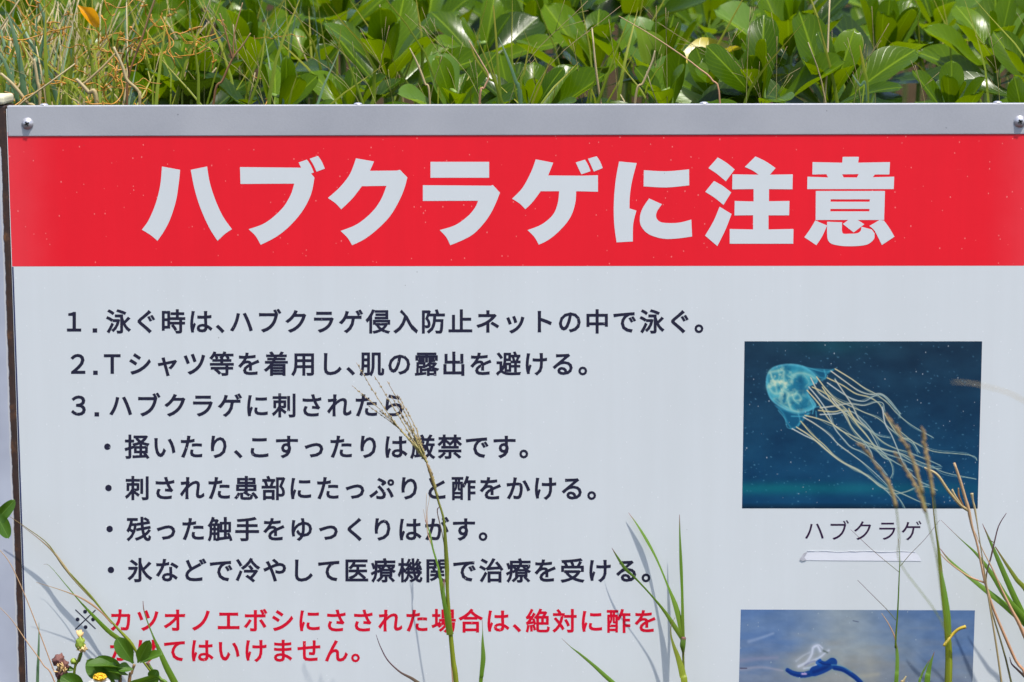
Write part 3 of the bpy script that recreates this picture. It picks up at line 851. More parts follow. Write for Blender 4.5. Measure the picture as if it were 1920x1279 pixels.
def seapic(U, V):
    X, Y = 1388 + U * 440, 1143 + V * 312           # photograph pixels
    n1 = fbm(X / 110, Y / 45, 21); n2 = fbm(X / 60, Y / 14, 33); n3 = fbm(X / 20, Y / 12, 44, 4)
    blue, grey, tan = np.array((88, 118, 162.)), np.array((150, 162, 170.)), np.array((158, 152, 138.))
    g = np.exp(-((X - 1600) / 85) ** 2) * 0.85 + (n1 - 0.5) * 0.9
    g = np.clip(g, 0, 1)[..., None]
    img = blue * (1 - g) + grey * g
    b = np.clip((Y - 1185) / 80 + (n2 - 0.5) * 1.3, 0, 1)[..., None]
    img = img * (1 - b * 0.6) + (np.array((132, 138, 150.)) * (1 - g) + tan * g) * b * 0.6
    img += (n3[..., None] - 0.5) * 22
    yl = np.exp(-(((X - 1515) / 46) ** 2 + ((Y - 1248) / 28) ** 2))[..., None]
    img = img * (1 - 0.5 * yl) + np.array((176, 168, 140.)) * 0.5 * yl
    st = stroke
    st(img, X, Y, [(1405,1202),(1428,1195),(1450,1187)], 4, 2.5, (178, 190, 212), .4)
    st(img, X, Y, [(1390,1238),(1420,1234),(1460,1232)], 5, 3, (150, 146, 172), .4)
    st(img, X, Y, [(1390,1254),(1430,1250),(1470,1256)], 3.5, 2, (170, 165, 180), .45)
    st(img, X, Y, [(1390,1252),(1402,1252)], 1.2, 1, (40, 30, 60), .8)
    st(img, X, Y, [(1600,1268),(1650,1262)], 7, 4, (190, 184, 160), .4)
    st(img, X, Y, [(1632,1240),(1640,1285)], 12, 12, (170, 170, 160), .35)
    st(img, X, Y, [(1600,1163),(1610,1165)], 1, 1, (50, 60, 90), .6)
    for pts, wd, al in (([(1500,1248),(1515,1240),(1524,1225),(1526,1213),(1534,1210),(1540,1220)], 6, .7), ([(1520,1240),(1538,1232),(1550,1222),(1556,1218)], 5, .6),
                        ([(1495,1238),(1508,1228),(1520,1222)], 5, .3), ([(1510,1252),(1530,1248),(1538,1236)], 5, .6), ([(1528,1212),(1536,1208),(1544,1214)], 2.5, .8)):
        st(img, X, Y, pts, wd, wd * .8, (186, 194, 214), al * .8)
        st(img, X, Y, pts, wd * .45, wd * .35, (214, 220, 234), al * .8, hard=True)
    st(img, X, Y, [(1512,1246),(1522,1240),(1530,1238)], 2, 2, (120, 125, 160), .6)
    st(img, X, Y, [(1546,1219),(1553,1222)], 2, 2, (70, 85, 80), .7)
    for pts, w0, w1 in (([(1479,1255),(1490,1261),(1508,1264),(1526,1260)], 4.5, 7), ([(1530,1257),(1542,1253),(1554,1247),(1563,1241)], 10, 10),
                        ([(1538,1238),(1548,1242),(1560,1243)], 3.5, 4.5), ([(1568,1250),(1585,1254),(1600,1263),(1612,1272),(1622,1284),(1640,1320),(1630,1380),(1650,1440)], 5.2, 4.5)):
        st(img, X, Y, pts, w0 + 1.2, w1 + 1.2, (40, 120, 160), .35)
        st(img, X, Y, pts, w0 * .95, w1 * .95, (14, 60, 138), .95, hard=True)
        st(img, X, Y, [(x - 1, y + 1.5) for x, y in pts], w0 * .4, w1 * .4, (8, 36, 104), .7)
    st(img, X, Y, [(1562,1245),(1580,1247),(1600,1258)], 1.5, 1.5, (90, 150, 185), .6, hard=True)
    st(img, X, Y, [(1540,1236),(1534,1241),(1541,1246)], 3, 3, (20, 80, 165), .8, hard=True)
    st(img, X, Y, [(1507,1262),(1514,1262)], 2.2, 2.2, (215, 180, 225), .9)
    return srgb2lin(np.clip(img, 0, 255))
picture('sea_photograph', [(1389, 1143), (1828, 1144.5), (1817, 1458), (1381, 1456)], 400, 285, seapic)

# --- strip of film torn away under the caption
rng = random.Random(4)
top = [(1513 + i * 9.0, 1034.5 + rng.uniform(-1.1, 1.3)) for i in range(23)] + [(1716, 1035.5), (1722, 1041), (1727, 1050)]
bot = [(1727, 1052), (1640, 1051.5), (1560, 1051), (1516, 1050.5)]
strip = sheet('torn_strip', [[(1502, 1047)] + top + bot + [(1506, 1051)]], M['paper'], sign, -0.00025)
mb = MB()
mb.tube([Vector((P(u, v - 0.8).x, -0.0004, P(u, v - 0.8).z)) for u, v in top[:-2]], [0.00010 + 0.00018 * rng.random() for _ in top[:-2]], 5)
mb.build('curled_edge', M['film_edge'], strip)
sheet('folded_corner', [[(1499, 1049), (1507, 1037), (1514, 1034), (1508, 1044), (1512, 1050), (1504, 1052)]], M['film_edge'], strip, -0.0006)

# --- top rail, screws
def bevel(o, wd, seg=2):
    m = o.modifiers.new('bevel', 'BEVEL'); m.width = wd; m.segments = seg; m.limit_method = 'ANGLE'
xr0, xr1 = P(14, 225).x, XR + 0.004
mb = MB(); mb.box(xr0, xr1, -0.0008, 0.0075, Z_RAIL_B, Z_RAIL_T)
rail = mb.build('top_rail', M['rail'], sign, smooth=False); bevel(rail, 0.0008)

def lathe(name, prof, m, parent, loc, axis, n=20):
    """prof: (radius, height) pairs turned about axis"""
    q = Vector(axis).to_track_quat('Z', 'Y').to_matrix()
    vs, fs = [], []
    for r, h in prof:
        for k in range(n):
            a = 2 * math.pi * k / n
            vs.append(q @ Vector((r * math.cos(a), r * math.sin(a), h)) + Vector(loc))
    for i in range(len(prof) - 1):
        for k in range(n):
            fs.append((i * n + k, i * n + (k + 1) % n, (i + 1) * n + (k + 1) % n, (i + 1) * n + k))
    fs.append(tuple(range(n - 1, -1, -1)))
    fs.append(tuple((len(prof) - 1) * n + k for k in range(n)))
    mb = MB(); mb.add(vs, fs)
    return mb.build(name, m, parent)

def screw(u, v, r):
    p = P(u, v, -0.0008)
    sc = lathe('screw', [(r * 1.28, 0), (r * 1.28, 0.0007), (r * 1.0, 0.0009), (r * 0.97, 0.0016), (r * 0.8, 0.0026), (r * 0.45, 0.0031), (0.0003, 0.0033)], M['steel'], rail, (p.x, -0.0008, p.z), (0, -1, 0))
    mb = MB()
    for a in (0.5, 0.5 + math.pi / 2):
        d = Vector((math.cos(a), 0, math.sin(a))); e = Vector((-math.sin(a), 0, math.cos(a)))
        c = Vector((p.x, -0.0043, p.z))
        mb.add([c + d * r * .52 + e * r * .17, c - d * r * .52 + e * r * .17, c - d * r * .52 - e * r * .17, c + d * r * .52 - e * r * .17,
                c + d * r * .52 + e * r * .17 + Vector((0, .0022, 0)), c - d * r * .52 + e * r * .17 + Vector((0, .0022, 0)), c - d * r * .52 - e * r * .17 + Vector((0, .0022, 0)), c + d * r * .52 - e * r * .17 + Vector((0, .0022, 0))],
               [(0, 1, 2, 3), (7, 6, 5, 4), (0, 4, 5, 1), (1, 5, 6, 2), (2, 6, 7, 3), (3, 7, 4, 0)])
    mb.build('cross_slot', M['dark_steel'], sc, smooth=False)
screw(51.5, 232, 0.0043)
screw(1912, 228, 0.0043)
for u in (82, 671, 1320, 1871):
    p = P(u, 195, 0.002)
    lathe('screw', [(0.0042, 0), (0.0040, 0.0007), (0.0032, 0.0014), (0.0016, 0.0019), (0.0002, 0.0020)], M['steel'], rail, (p.x, 0.0036, Z_RAIL_T), (0, 0, 1))

# --- posts
for sgn, xe in ((-1, XL), (1, XR)):
    a, b_ = sorted((xe + sgn * 0.0004, xe + sgn * 0.048))
    if sgn > 0: a = xr1 + 0.001; b_ = a + 0.046
    mb = MB(); mb.box(a, b_, -0.0012, 0.038, -0.25, P(0, 198, 0).z)
    post = mb.build('post', M['post'], sign, smooth=False); bevel(post, 0.0015)
    zc = P(0, 197, 0).z
    mb = MB(); mb.box(a - 0.0005 if sgn > 0 else a - 0.001, b_ + 0.001 if sgn > 0 else b_ - 0.0006, -0.003, 0.040, zc + 0.0002, zc + 0.009)
    cp = mb.build('post_cap', M['cap'], post, smooth=False); bevel(cp, 0.0028, 3)
mb = MB(); mb.box(XL + 0.001, XR - 0.001, 0.006, 0.026, Z_BOT + 0.02, Z_BOT + 0.06)
mb.build('back_rail', M['post'], sign, smooth=False)

# ------------------------------------------------------------------ beach shrubs behind the sign
def leaf_mesh(name, L, W, curl, cup, wave, seed, m, tipw=0.70, nx=4, ny=13, notch=0.0):
    rng = random.Random(seed)
    vs, uvs, fs = [], [], []
    ph = rng.uniform(0, 6)
    for j in range(ny + 1):
        t = 1 - (1 - j / ny) ** 1.45
        # obovate outline: narrow base, widest near the tip, rounded end
        wdt = (t ** 0.9) * math.sqrt(max(0, 1 - ((t - tipw) / (1 - tipw)) ** 2)) if t > tipw else 0.10 + 0.90 * math.sin(math.pi / 2 * (t / tipw)) ** 1.55
        if t > tipw: wdt = math.sqrt(max(0.0, 1 - ((t - tipw) / (1 - tipw)) ** 2.5))
        wdt = max(wdt, 0.04)
        for i in range(nx + 1):
            s_ = i / nx * 2 - 1
            x = s_ * wdt * W / 2 * (1 + 0.05 * math.sin(7 * t + ph))
            y = t * L * (1 - 0.03 * abs(s_))
            z = curl * L * t * t + cup * W * (s_ * wdt) ** 2 + wave * W * math.sin(9 * t + ph) * abs(s_) ** 1.5 * wdt - 0.03 * W * (1 - abs(s_)) * wdt
            vs.append((x, y, z))
            uvs.append((i / nx, t))
    for j in range(ny):
        for i in range(nx):
            k = j * (nx + 1) + i
            fs.append((k, k + 1, k + nx + 2, k + nx + 1))
    me = bpy.data.meshes.new(name)
    me.from_pydata(vs, [], fs)
    ul = me.uv_layers.new(name='UVMap')
    idx = np.empty(len(me.loops), dtype=np.int32); me.loops.foreach_get('vertex_index', idx)
    ul.data.foreach_set('uv', np.array(uvs, dtype=np.float32)[idx].ravel())
    me.polygons.foreach_set('use_smooth', [True] * len(me.polygons))
    me.materials.append(m)
    me.update()
    return me

LEAVES = [leaf_mesh('leaf', 0.086, 0.0315, c, cu, wv, k, M['naupaka']) for k, (c, cu, wv) in enumerate(
    [(-0.10, 0.22, 0.03), (-0.20, 0.16, 0.03), (0.03, 0.26, 0.02), (-0.30, 0.10, 0.04), (-0.05, 0.30, 0.03), (-0.14, -0.08, 0.03), (0.10, 0.20, 0.03)])]
LEAF_Y = leaf_mesh('leaf', 0.085, 0.036, -0.25, 0.3, 0.08, 31, M['naupaka_yellow'])
LEAF_OLD = [leaf_mesh('leaf', 0.085, 0.035, c, cu, 0.04, k + 60, M['naupaka_old']) for k, (c, cu) in enumerate([(-0.25, 0.15), (-0.12, 0.22), (-0.35, 0.1)])]
LEAF_P = leaf_mesh('leaf', 0.085, 0.042, -0.10, 0.22, 0.05, 32, M['naupaka_pale'])

SHRUB_LABELS = [
 (-140, 'green shrub tangled with straw and orange vine above the left screw'),
 (330, 'bright green shrub with long upright curved leaves above the first two heading characters'),
 (590, 'broad leaved green shrub growing behind the rail above the third heading character'),
 (860, 'low green shrub with drooping leaves and dark gaps behind the rail, middle of the hedge'),
 (1090, 'green shrub with one pale and one yellowing leaf above the sixth heading character'),
 (1310, 'glossy shrub of large rounded leaves close behind the rail above the seventh heading character'),
 (1590, 'darker green shrub with a dark hollow beneath it, behind the last heading character'),
 (1770, 'glossy green rosette shrub spreading above the right end of the grey rail'),
]
shrubs = []
for i, (u0, lab) in enumerate(SHRUB_LABELS):
    u1 = SHRUB_LABELS[i + 1][0] if i + 1 < len(SHRUB_LABELS) else 2080
    x = P((u0 + u1) / 2, 100, 0.45).x
    o = empty('naupaka_shrub', (x, 0.5, bank(x, 0.5) - 0.02), lab, 'shrub', 'leafy shrubs growing behind the sign')
    shrubs.append((u0, u1, o))

SH_N = {}
def shoot(u, v, y, lean=(0, -0.3), size=1.0, n=12, spin=None, special=None, rng=random, up=0.0, stem_len=0.2):
    """a rosette of leaves on its stem; lean tips the axis sideways / towards the viewer"""
    root = shrubs[0][2]
    for u0, u1, o in shrubs:
        if u0 <= u < u1: root = o
    p = P(u, v, y)
    axis = Vector((lean[0], lean[1] - 0.15, 1)).normalized()
    q = axis.to_track_quat('Z', 'Y')
    gz = bank(p.x, p.y)
    mb = MB()
    # stem in shoot space, bending down to the bank
    down = q.inverted() @ Vector((0, 0.25, -1)).normalized()
    ln = min(max(0.06, p.z - gz + 0.03), 0.9)
    pts = spline([(0, 0, 0.02), (0, 0, -0.03), tuple(Vector((0, 0, -0.03)) * 0.6 + down * ln * 0.5), tuple(down * ln)], 7)
    mb.tube(pts, [0.0021 * size + 0.0004 * i for i in range(7)], 5)
    st = mb.build('shoot', M['shoot'], None)
    st.parent = root
    st.location = p - root.location
    st.rotation_mode = 'QUATERNION'; st.rotation_quaternion = q
    a0 = rng.uniform(0, 6.28) if spin is None else spin
    for k in range(n):
        t = k / (n - 1)                       # 0 = innermost
        az = a0 + k * 2.39996
        el = R(78 - 68 * t ** 0.9 + up + rng.uniform(-8, 8))
        me = LEAVES[rng.randrange(len(LEAVES))]
        if t > 0.62 and rng.random() < 0.45: me = LEAF_OLD[rng.randrange(3)]
        if special and k in special: me = special[k]
        elif rng.random() < 0.025: me = LEAF_P
        sc = 0.80 * size * (0.62 + 0.50 * min(1, t * 1.6)) * rng.uniform(0.85, 1.15)
        o = bpy.data.objects.new('leaf', me)
        COL.objects.link(o)
        o.parent = st
        mtx = Matrix.Translation((0, 0, -0.022 * t * size)) @ Matrix.Rotation(az, 4, 'Z') @ Matrix.Rotation(el, 4, 'X') @ Matrix.Rotation(rng.uniform(-0.25, 0.25), 4, 'Y')
        mtx = mtx @ Matrix.Translation((0, 0.004, 0))
        o.matrix_basis = mtx
        wv = rng.uniform(0.9, 1.25)
        o.scale = (sc * wv, sc, sc)

rg = random.Random(77)
# shoots that can be told apart in the photograph: u, v, depth, lean, size, leaves
KEY = [
 (1482, 85, 0.42, (0.0, -0.15), 1.05, 11, 14), (1560, 185, 0.17, (0.1, -0.35), 1.20, 10, 8), (1425, 190, 0.16, (-0.25, -0.4), 1.15, 10, 5),
 (1868, 118, 0.30, (-0.1, -0.25), 1.30, 13, 0), (1655, 120, 0.40, (0.15, -0.3), 1.35, 11, 10), (1785, 215, 0.14, (0.0, -0.2), 0.85, 9, 10),
 (724, 138, 0.30, (0.0, -0.30), 1.35, 12, 12), (850, 205, 0.15, (0.2, -0.5), 0.95, 9, 0), (1000, 215, 0.17, (0.1, -0.35), 1.05, 10, 0), (1120, 130, 0.40, (-0.1, -0.2), 1.2, 11, 5),
 (1228, 150, 0.36, (0.15, -0.1), 1.30, 11, 12), (1340, 190, 0.22, (-0.5, -0.3), 1.15, 9, 0), (1330, 50, 0.75, (0.3, -0.4), 1.1, 11, -10),
 (462, 130, 0.36, (0.1, -0.10), 1.25, 11, 14), (370, 200, 0.22, (0.05, -0.1), 1.20, 10, 18), (300, 205, 0.25, (-0.2, -0.15), 1.15, 9, 14), (520, 215, 0.16, (0.6, -0.3), 1.1, 9, 0),
 (655, 215, 0.18, (0.0, -0.3), 0.9, 9, 5), (575, 150, 0.45, (0.1, -0.3), 1.1, 10, 0), (905, 110, 0.5, (0.2, -0.3), 1.2, 11, -5), (1050, 60, 0.65, (0.0, -0.3), 1.2, 11, 0),
 (1540, 40, 0.62, (0.1, -0.3), 1.2, 11, 5), (1760, 60, 0.62, (-0.1, -0.3), 1.1, 11, 0), (1940, 160, 0.2, (-0.2, -0.3), 1.2, 11, 0), (150, 70, 0.8, (0, -0.3), 1.1, 10, 0),
 (640, 40, 0.62, (0, -0.2), 1.3, 11, 10), (790, 60, 0.7, (0, -0.3), 1.1, 11, 5), (1180, 30, 0.7, (0, -0.2), 1.3, 11, 12), (960, 200, 0.3, (0.2, -0.4), 0.9, 9, -5),
]
for i, (u, v, y, ln, sz, n, up) in enumerate(KEY):
    sp = None
    if i == 10: sp = {6: LEAF_P, 8: LEAF_Y}
    if i == 7: sp = {5: LEAF_P, 7: LEAF_P}
    shoot(u, v, y, ln, sz * 1.06, n + 2, special=sp, rng=rg, up=up)
# the rest of the hedge, row behind row
for y, v0, step in ((0.15, 225, 250), (0.28, 200, 235), (0.44, 160, 215), (0.64, 115, 195), (0.84, 75, 175), (1.08, 35, 155), (1.36, 0, 140), (1.70, -25, 120), (2.1, -40, 110), (2.7, -30, 105), (3.4, -40, 100)):
    u = -130 + rg.uniform(0, 60)
    while u < 2060:
        uu, vv = u + rg.uniform(-45, 45), v0 + rg.uniform(-42, 42)
        near = y < 0.6 and any(abs(uu - k[0]) < 70 and abs(vv - k[1]) < 60 and abs(y - k[2]) < 0.2 for k in KEY)
        if not near and not (1630 < uu < 1760 and y < 0.5 and vv > 110) and not (uu < 300 and y < 0.40) and not (uu < 120 and y < 0.75):
            shoot(uu, vv, y + rg.uniform(-0.05, 0.05), (rg.uniform(-0.45, 0.45), rg.uniform(-0.85, -0.1)), rg.uniform(0.78, 1.22), rg.choice((11, 12, 13, 14)), rng=rg, up=rg.uniform(-4, 12))
        u += step * rg.uniform(0.75, 1.2)

# ------------------------------------------------------------------ wild grass, straw and orange vine (uncountable)
def arc(root, tip, sag, n=8):
    a, b = Vector(root), Vector(tip)
    m_ = (a + b) / 2 + Vector(sag)
    return [Vector(q) for q in spline([tuple(a), tuple(m_), tuple(b)], n)]

def tangle(name, m, count, urange, dens, seed, wpx, vtip=(-60, 190), yr=(0.05, 0.55), lean=160, tube=False):
    rng = random.Random(seed)
    mb = MB()
    k = 0
    while k < count:
        u = rng.uniform(*urange)
        if rng.random() > dens(u): continue
        k += 1
        y = rng.uniform(*yr)
        vt = rng.uniform(*vtip)
        ut = u + rng.gauss(0, lean)
        tip = P(ut, vt, y + rng.uniform(-0.03, 0.08))
        bx = P(u, 260, y).x
        base = Vector((bx, y, max(bank(bx, y) - 0.02, P(u, 420, y).z)))
        w0 = wpx * rng.uniform(0.6, 1.4) * 0.0005
        pts = arc(base, tip, (rng.gauss(0, 0.02), rng.gauss(0, 0.015), rng.uniform(0.0, 0.04)))
        if tube: mb.tube(pts, [w0 * 0.5 * (1 - 0.6 * i / 7) for i in range(8)], 4)
        else: mb.ribbon(pts, [w0 * (1 - (i / 7) ** 2.2) + 0.0002 for i in range(8)], 0.2, rng.uniform(-1.5, 1.5))
    return prop(mb.build(name, m), kind='stuff')

left = lambda u: 1.0 if u < 210 else (0.35 if u < 340 else (0.12 if u < 600 else (0.11 if u < 1300 else 0.05)))
tangle('wild_grass', M['g_mid'], 380, (-60, 1980), left, 1, 7, lean=110)
prop(bpy.data.objects['wild_grass'], 'thin green grass blades tangled through the hedge behind the sign', 'grass')
tangle('tall_rushes', M['g_rush'], 60, (-60, 640), lambda u: 1.0 if u < 120 else 0.22, 2, 9, lean=60, vtip=(-60, 120))
prop(bpy.data.objects['tall_rushes'], 'blue green rush blades standing behind the left end of the rail', 'grass')
tangle('dry_grass', M['g_dry'], 115, (-60, 1980), lambda u: 1.0 if u < 180 else (0.3 if u < 300 else 0.04), 3, 6, lean=120, vtip=(-40, 185), tube=True)
prop(bpy.data.objects['dry_grass'], 'pale dry straw tangled among the leaves behind the sign', 'grass')

def seedgrass():
    """very fine flowering grass: hair-thin stalks with side branches"""
    rng = random.Random(9)
    mb = MB()
    for k in range(34):
        u = rng.choice((rng.uniform(560, 1360), rng.uniform(600, 1250), rng.uniform(1360, 1930), rng.uniform(100, 600)))
        y = rng.uniform(0.05, 0.25)
        base = P(u, 330, y)
        dirn = rng.gauss(0, 1)
        tip = P(u + dirn * 110, rng.uniform(0, 130), y - 0.01)
        pts = arc(base, tip, (-dirn * 0.012, 0, 0.015), 10)
        mb.tube(pts, [0.00055 * (1 - 0.65 * i / 9) for i in range(10)], 4)
        for j in range(rng.randrange(3, 9)):
            i = rng.randrange(4, 9)
            d = (pts[i + 1 if i < 9 else 9] - pts[i - 1]).normalized()
            side = Vector((rng.gauss(0, 0.7), rng.gauss(0, 0.3), rng.gauss(0.2, 0.4)))
            e = pts[i] + (d + side * 0.7).normalized() * rng.uniform(0.012, 0.035)
            mb.tube([pts[i], (pts[i] + e) / 2 + Vector((0, 0, 0.001)), e], [0.00028, 0.00022, 0.00015], 3)
    prop(mb.build('flowering_grass', M['g_flower']), 'hair thin reddish flowering grass stalks in front of the hedge leaves', 'grass', kind='stuff')
seedgrass()

def dodder():
    rng = random.Random(21)
    mb = MB()
    for k in range(85):
        u = rng.uniform(-40, 330) if rng.random() < 0.9 else rng.uniform(330, 640)
        v = rng.uniform(60, 215) if rng.random() < 0.8 else rng.uniform(0, 90)
        y = rng.uniform(0.05, 0.35)
        p = P(u, v, y)
        pts = [p]
        d = Vector((rng.gauss(0, 1), rng.gauss(0, 0.4), rng.gauss(0, 0.7))).normalized()
        for i in range(9):
            d = (d + Vector((rng.gauss(0, .55), rng.gauss(0, .4), rng.gauss(0, .55)))).normalized()
            pts.append(pts[-1] + d * rng.uniform(0.005, 0.011))
        pts = [Vector(q) for q in spline([tuple(q) for q in pts], 22)]
        r = rng.uniform(0.00035, 0.0007)
        mb.tube(pts, [r] * 22, 5)
        for j in range(rng.randrange(0, 3)):       # tiny buds
            c = pts[rng.randrange(22)]
            for a in range(3):
                e = c + Vector((rng.gauss(0, .002), rng.gauss(0, .002), rng.gauss(0, .002)))
                mb.tube([c, e], [0.0006, 0.0008], 5)
    prop(mb.build('orange_vine', M['dodder']), 'orange leafless vine threads twining through grass behind the left end of the rail', 'vine', kind='stuff')
dodder()

# stems behind the rail that can be told apart
def thing_tube(name, paths, m, label, cat, group=None, n=7, samples=26):
    """paths: lists of (u, v, y, width_px); the first is the main stem, the others its branches"""
    root = None
    for i, path in enumerate(paths):
        pts = spline([(*P(a[0], a[1], a[2]), a[3] * 0.0005) for a in path], samples)
        if root is None:
            loc = Vector(pts[0][:3])
            root = empty(name, loc, label, cat, group)
        mb = MB(); mb.tube([Vector(q[:3]) for q in pts], [max(q[3] / 2, 0.0001) for q in pts], n)
        mb.build('stem' if i == 0 else 'branch', m, root)
    return root

def down(u, v, y, wpx, z=None):
    return (u, v, y, wpx)
GB = 'dry stems standing behind the top rail'
thing_tube('dry_stem', [[(238, 480, .08, 5), (238, 200, .07, 5), (242, 140, .07, 4.5), (265, 75, .07, 4), (280, 28, .07, 4), (297, -20, .07, 4)], [(242, 138, .07, 3.5), (238, 105, .065, 3), (250, 82, .06, 2.5)]], M['brown_stem'], 'long reddish brown stem slanting up to the right above the first heading character', 'stem', GB)
thing_tube('dry_stem', [[(385, 480, .09, 5), (400, 196, .08, 5), (418, 150, .08, 4.5), (436, 110, .08, 4), (455, 85, .08, 3), (470, 62, .08, 2.5)], [(436, 110, .08, 4), (428, 80, .08, 3.5), (420, 50, .08, 3), (412, 25, .08, 2.5)], [(437, 108, .08, 3), (440, 60, .085, 2.5), (455, 5, .09, 2)]], M['brown_stem'], 'forked brown stem like a letter Y above the second heading character', 'stem', GB)
thing_tube('dry_stem', [[(262, 480, .07, 5), (262, 205, .06, 6), (260, 172, .06, 6), (238, 150, .06, 6.5), (230, 125, .06, 6), (213, 88, .06, 5)], [(216, 100, .06, 3.5), (190, 128, .055, 4.5), (155, 158, .055, 4.5), (148, 150, .055, 3)]], M['g_dry'], 'pale bent straw with a kinked top, right of the left screw', 'stem', GB)
thing_tube('dry_stem', [[(75, 480, .05, 5), (72, 230, .05, 7), (50, 192, .05, 7), (26, 160, .05, 6), (2, 138, .05, 5)]], M['g_dry'], 'pale straw leaning left over the cream cap of the rusty post', 'stem', GB)
thing_tube('dry_stem', [[(78, 480, .05, 6), (75, 200, .045, 6), (70, 150, .045, 6), (64, 110, .045, 5)]], M['g_dry'], 'short upright pale straw directly above the leftmost rivet on the rail', 'stem', GB)
thing_tube('dry_stem', [[(188, 480, .06, 6), (182, 200, .05, 9), (165, 172, .05, 8), (143, 148, .05, 6)]], M['g_dry'], 'thick broken straw end leaning left beside the bent straw', 'stem', GB)
thing_tube('dry_stem', [[(807, 480, .06, 4), (806, 196, .05, 4), (796, 155, .05, 4.5), (782, 118, .05, 4), (768, 90, .05, 2)]], M['g_dry'], 'single straw leaning left above the rail, between the third and fourth heading characters', 'stem', GB)
thing_tube('dry_stem', [[(895, 480, .05, 4), (899, 196, .045, 4.5), (908, 165, .045, 4), (916, 143, .045, 3), (905, 120, .045, 3), (879, 76, .045, 2)]], M['g_red'], 'pinkish straw with a kink above the fourth heading character', 'stem', GB)
thing_tube('dry_stem', [[(1170, 480, .06, 5), (1190, 196, .05, 5), (1206, 155, .05, 4.5), (1222, 118, .05, 4), (1228, 95, .05, 2.5)]], M['g_dry'], 'straight pale straw leaning right above the sixth heading character', 'stem', GB)
thing_tube('dry_stem', [[(1352, 480, .06, 4), (1350, 196, .05, 3.5), (1335, 150, .05, 3.5), (1310, 128, .05, 3), (1280, 105, .05, 2.5), (1220, 65, .05, 2), (1160, 30, .05, 1.5)]], M['g_red'], 'long thin reddish stem bowing far left above the last two heading characters', 'stem', GB)

def blade_thing(name, root, path, m, fold=0.22, twist=0.0, samples=30, part='blade'):
    pts = spline([(*P(a[0], a[1], a[2]), a[3] * 0.0005) for a in path], samples)
    mb = MB(); mb.ribbon([Vector(q[:3]) for q in pts], [max(q[3], 0.00025) for q in pts], fold, twist)
    return mb.build(part, m, root)

# rushes at the left edge and a stalk in the middle
r0 = empty('rush_tuft', P(35, 330, .06), 'tuft of blue green rush blades beside the rusty post', 'grass')
blade_thing('', r0, [(52, 420, .06, 9), (46, 200, .06, 12), (38, 120, .06, 10), (25, 60, .06, 7), (14, 25, .06, 2)], M['g_rush'])
blade_thing('', r0, [(48, 420, .055, 9), (34, 200, .055, 9), (22, 155, .055, 8), (8, 115, .055, 6), (-10, 90, .055, 3)], M['g_rush'])
blade_thing('', r0, [(56, 420, .07, 8), (60, 200, .07, 8), (72, 120, .07, 7), (85, 50, .07, 6), (72, 5, .07, 5), (60, -30, .07, 3)], M['g_rush'])
r1 = empty('fallen_leaf', P(162, 22, .09), 'curled bright orange withered leaf caught in the grass near the top left corner', 'leaf')
o = bpy.data.objects.new('leaf_blade', leaf_mesh('leaf_blade', 0.026, 0.0125, -0.5, 0.9, 0.08, 3, M['orange_leaf'])); COL.objects.link(o); o.parent = r1
o.matrix_basis = Matrix.Translation(P(146, 10, .09) - Vector(r1.location)) @ Matrix.Rotation(R(62), 4, 'X') @ Matrix.Rotation(R(-132), 4, 'Z')
r2 = empty('grass_tuft', P(950, 330, .05), 'green grass blades fanning out just behind the rail at the middle', 'grass')
blade_thing('', r2, [(942, 460, .05, 5), (938, 196, .05, 6), (934, 130, .05, 5), (930, 70, .05, 4), (925, 10, .05, 2)], M['g_mid'])
blade_thing('', r2, [(975, 460, .05, 5), (976, 196, .05, 8), (966, 150, .05, 6), (950, 105, .05, 4), (935, 70, .05, 1)], M['g_rush'])
blade_thing('', r2, [(940, 460, .05, 5), (936, 190, .05, 5), (915, 145, .05, 5), (892, 110, .05, 4), (880, 76, .05, 1)], M['g_mid'])
blade_thing('', r2, [(970, 460, .05, 5), (975, 180, .05, 5), (983, 135, .05, 4), (992, 85, .05, 1)], M['g_mid'])
r3 = empty('grass_tuft', P(1370, 330, .05), 'two narrow grass blades crossing the glossy leaves near the right part of the rail', 'grass')
blade_thing('', r3, [(1628, 460, .05, 6), (1627, 190, .05, 6), (1620, 130, .05, 6), (1612, 85, .05, 2)], M['g_mid'])
blade_thing('', r3, [(1630, 460, .05, 5), (1626, 180, .05, 5), (1612, 160, .05, 4), (1598, 140, .05, 1.5)], M['g_rush'])

# ------------------------------------------------------------------ plants in front of the board
def root_pts(u, v, y, wpx, dx=0.0):
    """extra control point on the ground under the frame"""
    p = P(u, v, y)
    return p

def stem_path(path, ground_dx=0.0, gw=None, gy=None):
    """path from tip to bottom of frame in (u,v,y,w); returns metre tuples root->tip with the root on the ground"""
    pts = [(*P(a[0], a[1], a[2]), a[3] * 0.0005) for a in path]
    lo, up = Vector(pts[-1][:3]), Vector(pts[-2][:3])
    gy = path[-1][2] - 0.01 if gy is None else gy
    d = (lo - up).normalized()
    run_ = max(-0.10, min(0.10, d.x * 0.16)) + ground_dx
    wd = (gw or path[-1][3]) * 0.0005
    root = (lo.x + run_, gy, bank(lo.x + run_, gy) - 0.01, wd)
    mid = (lo.x + run_ * 0.62, 0.5 * (lo.y + gy), lo.z - 0.16, wd)
    return [root, mid] + pts[::-1]

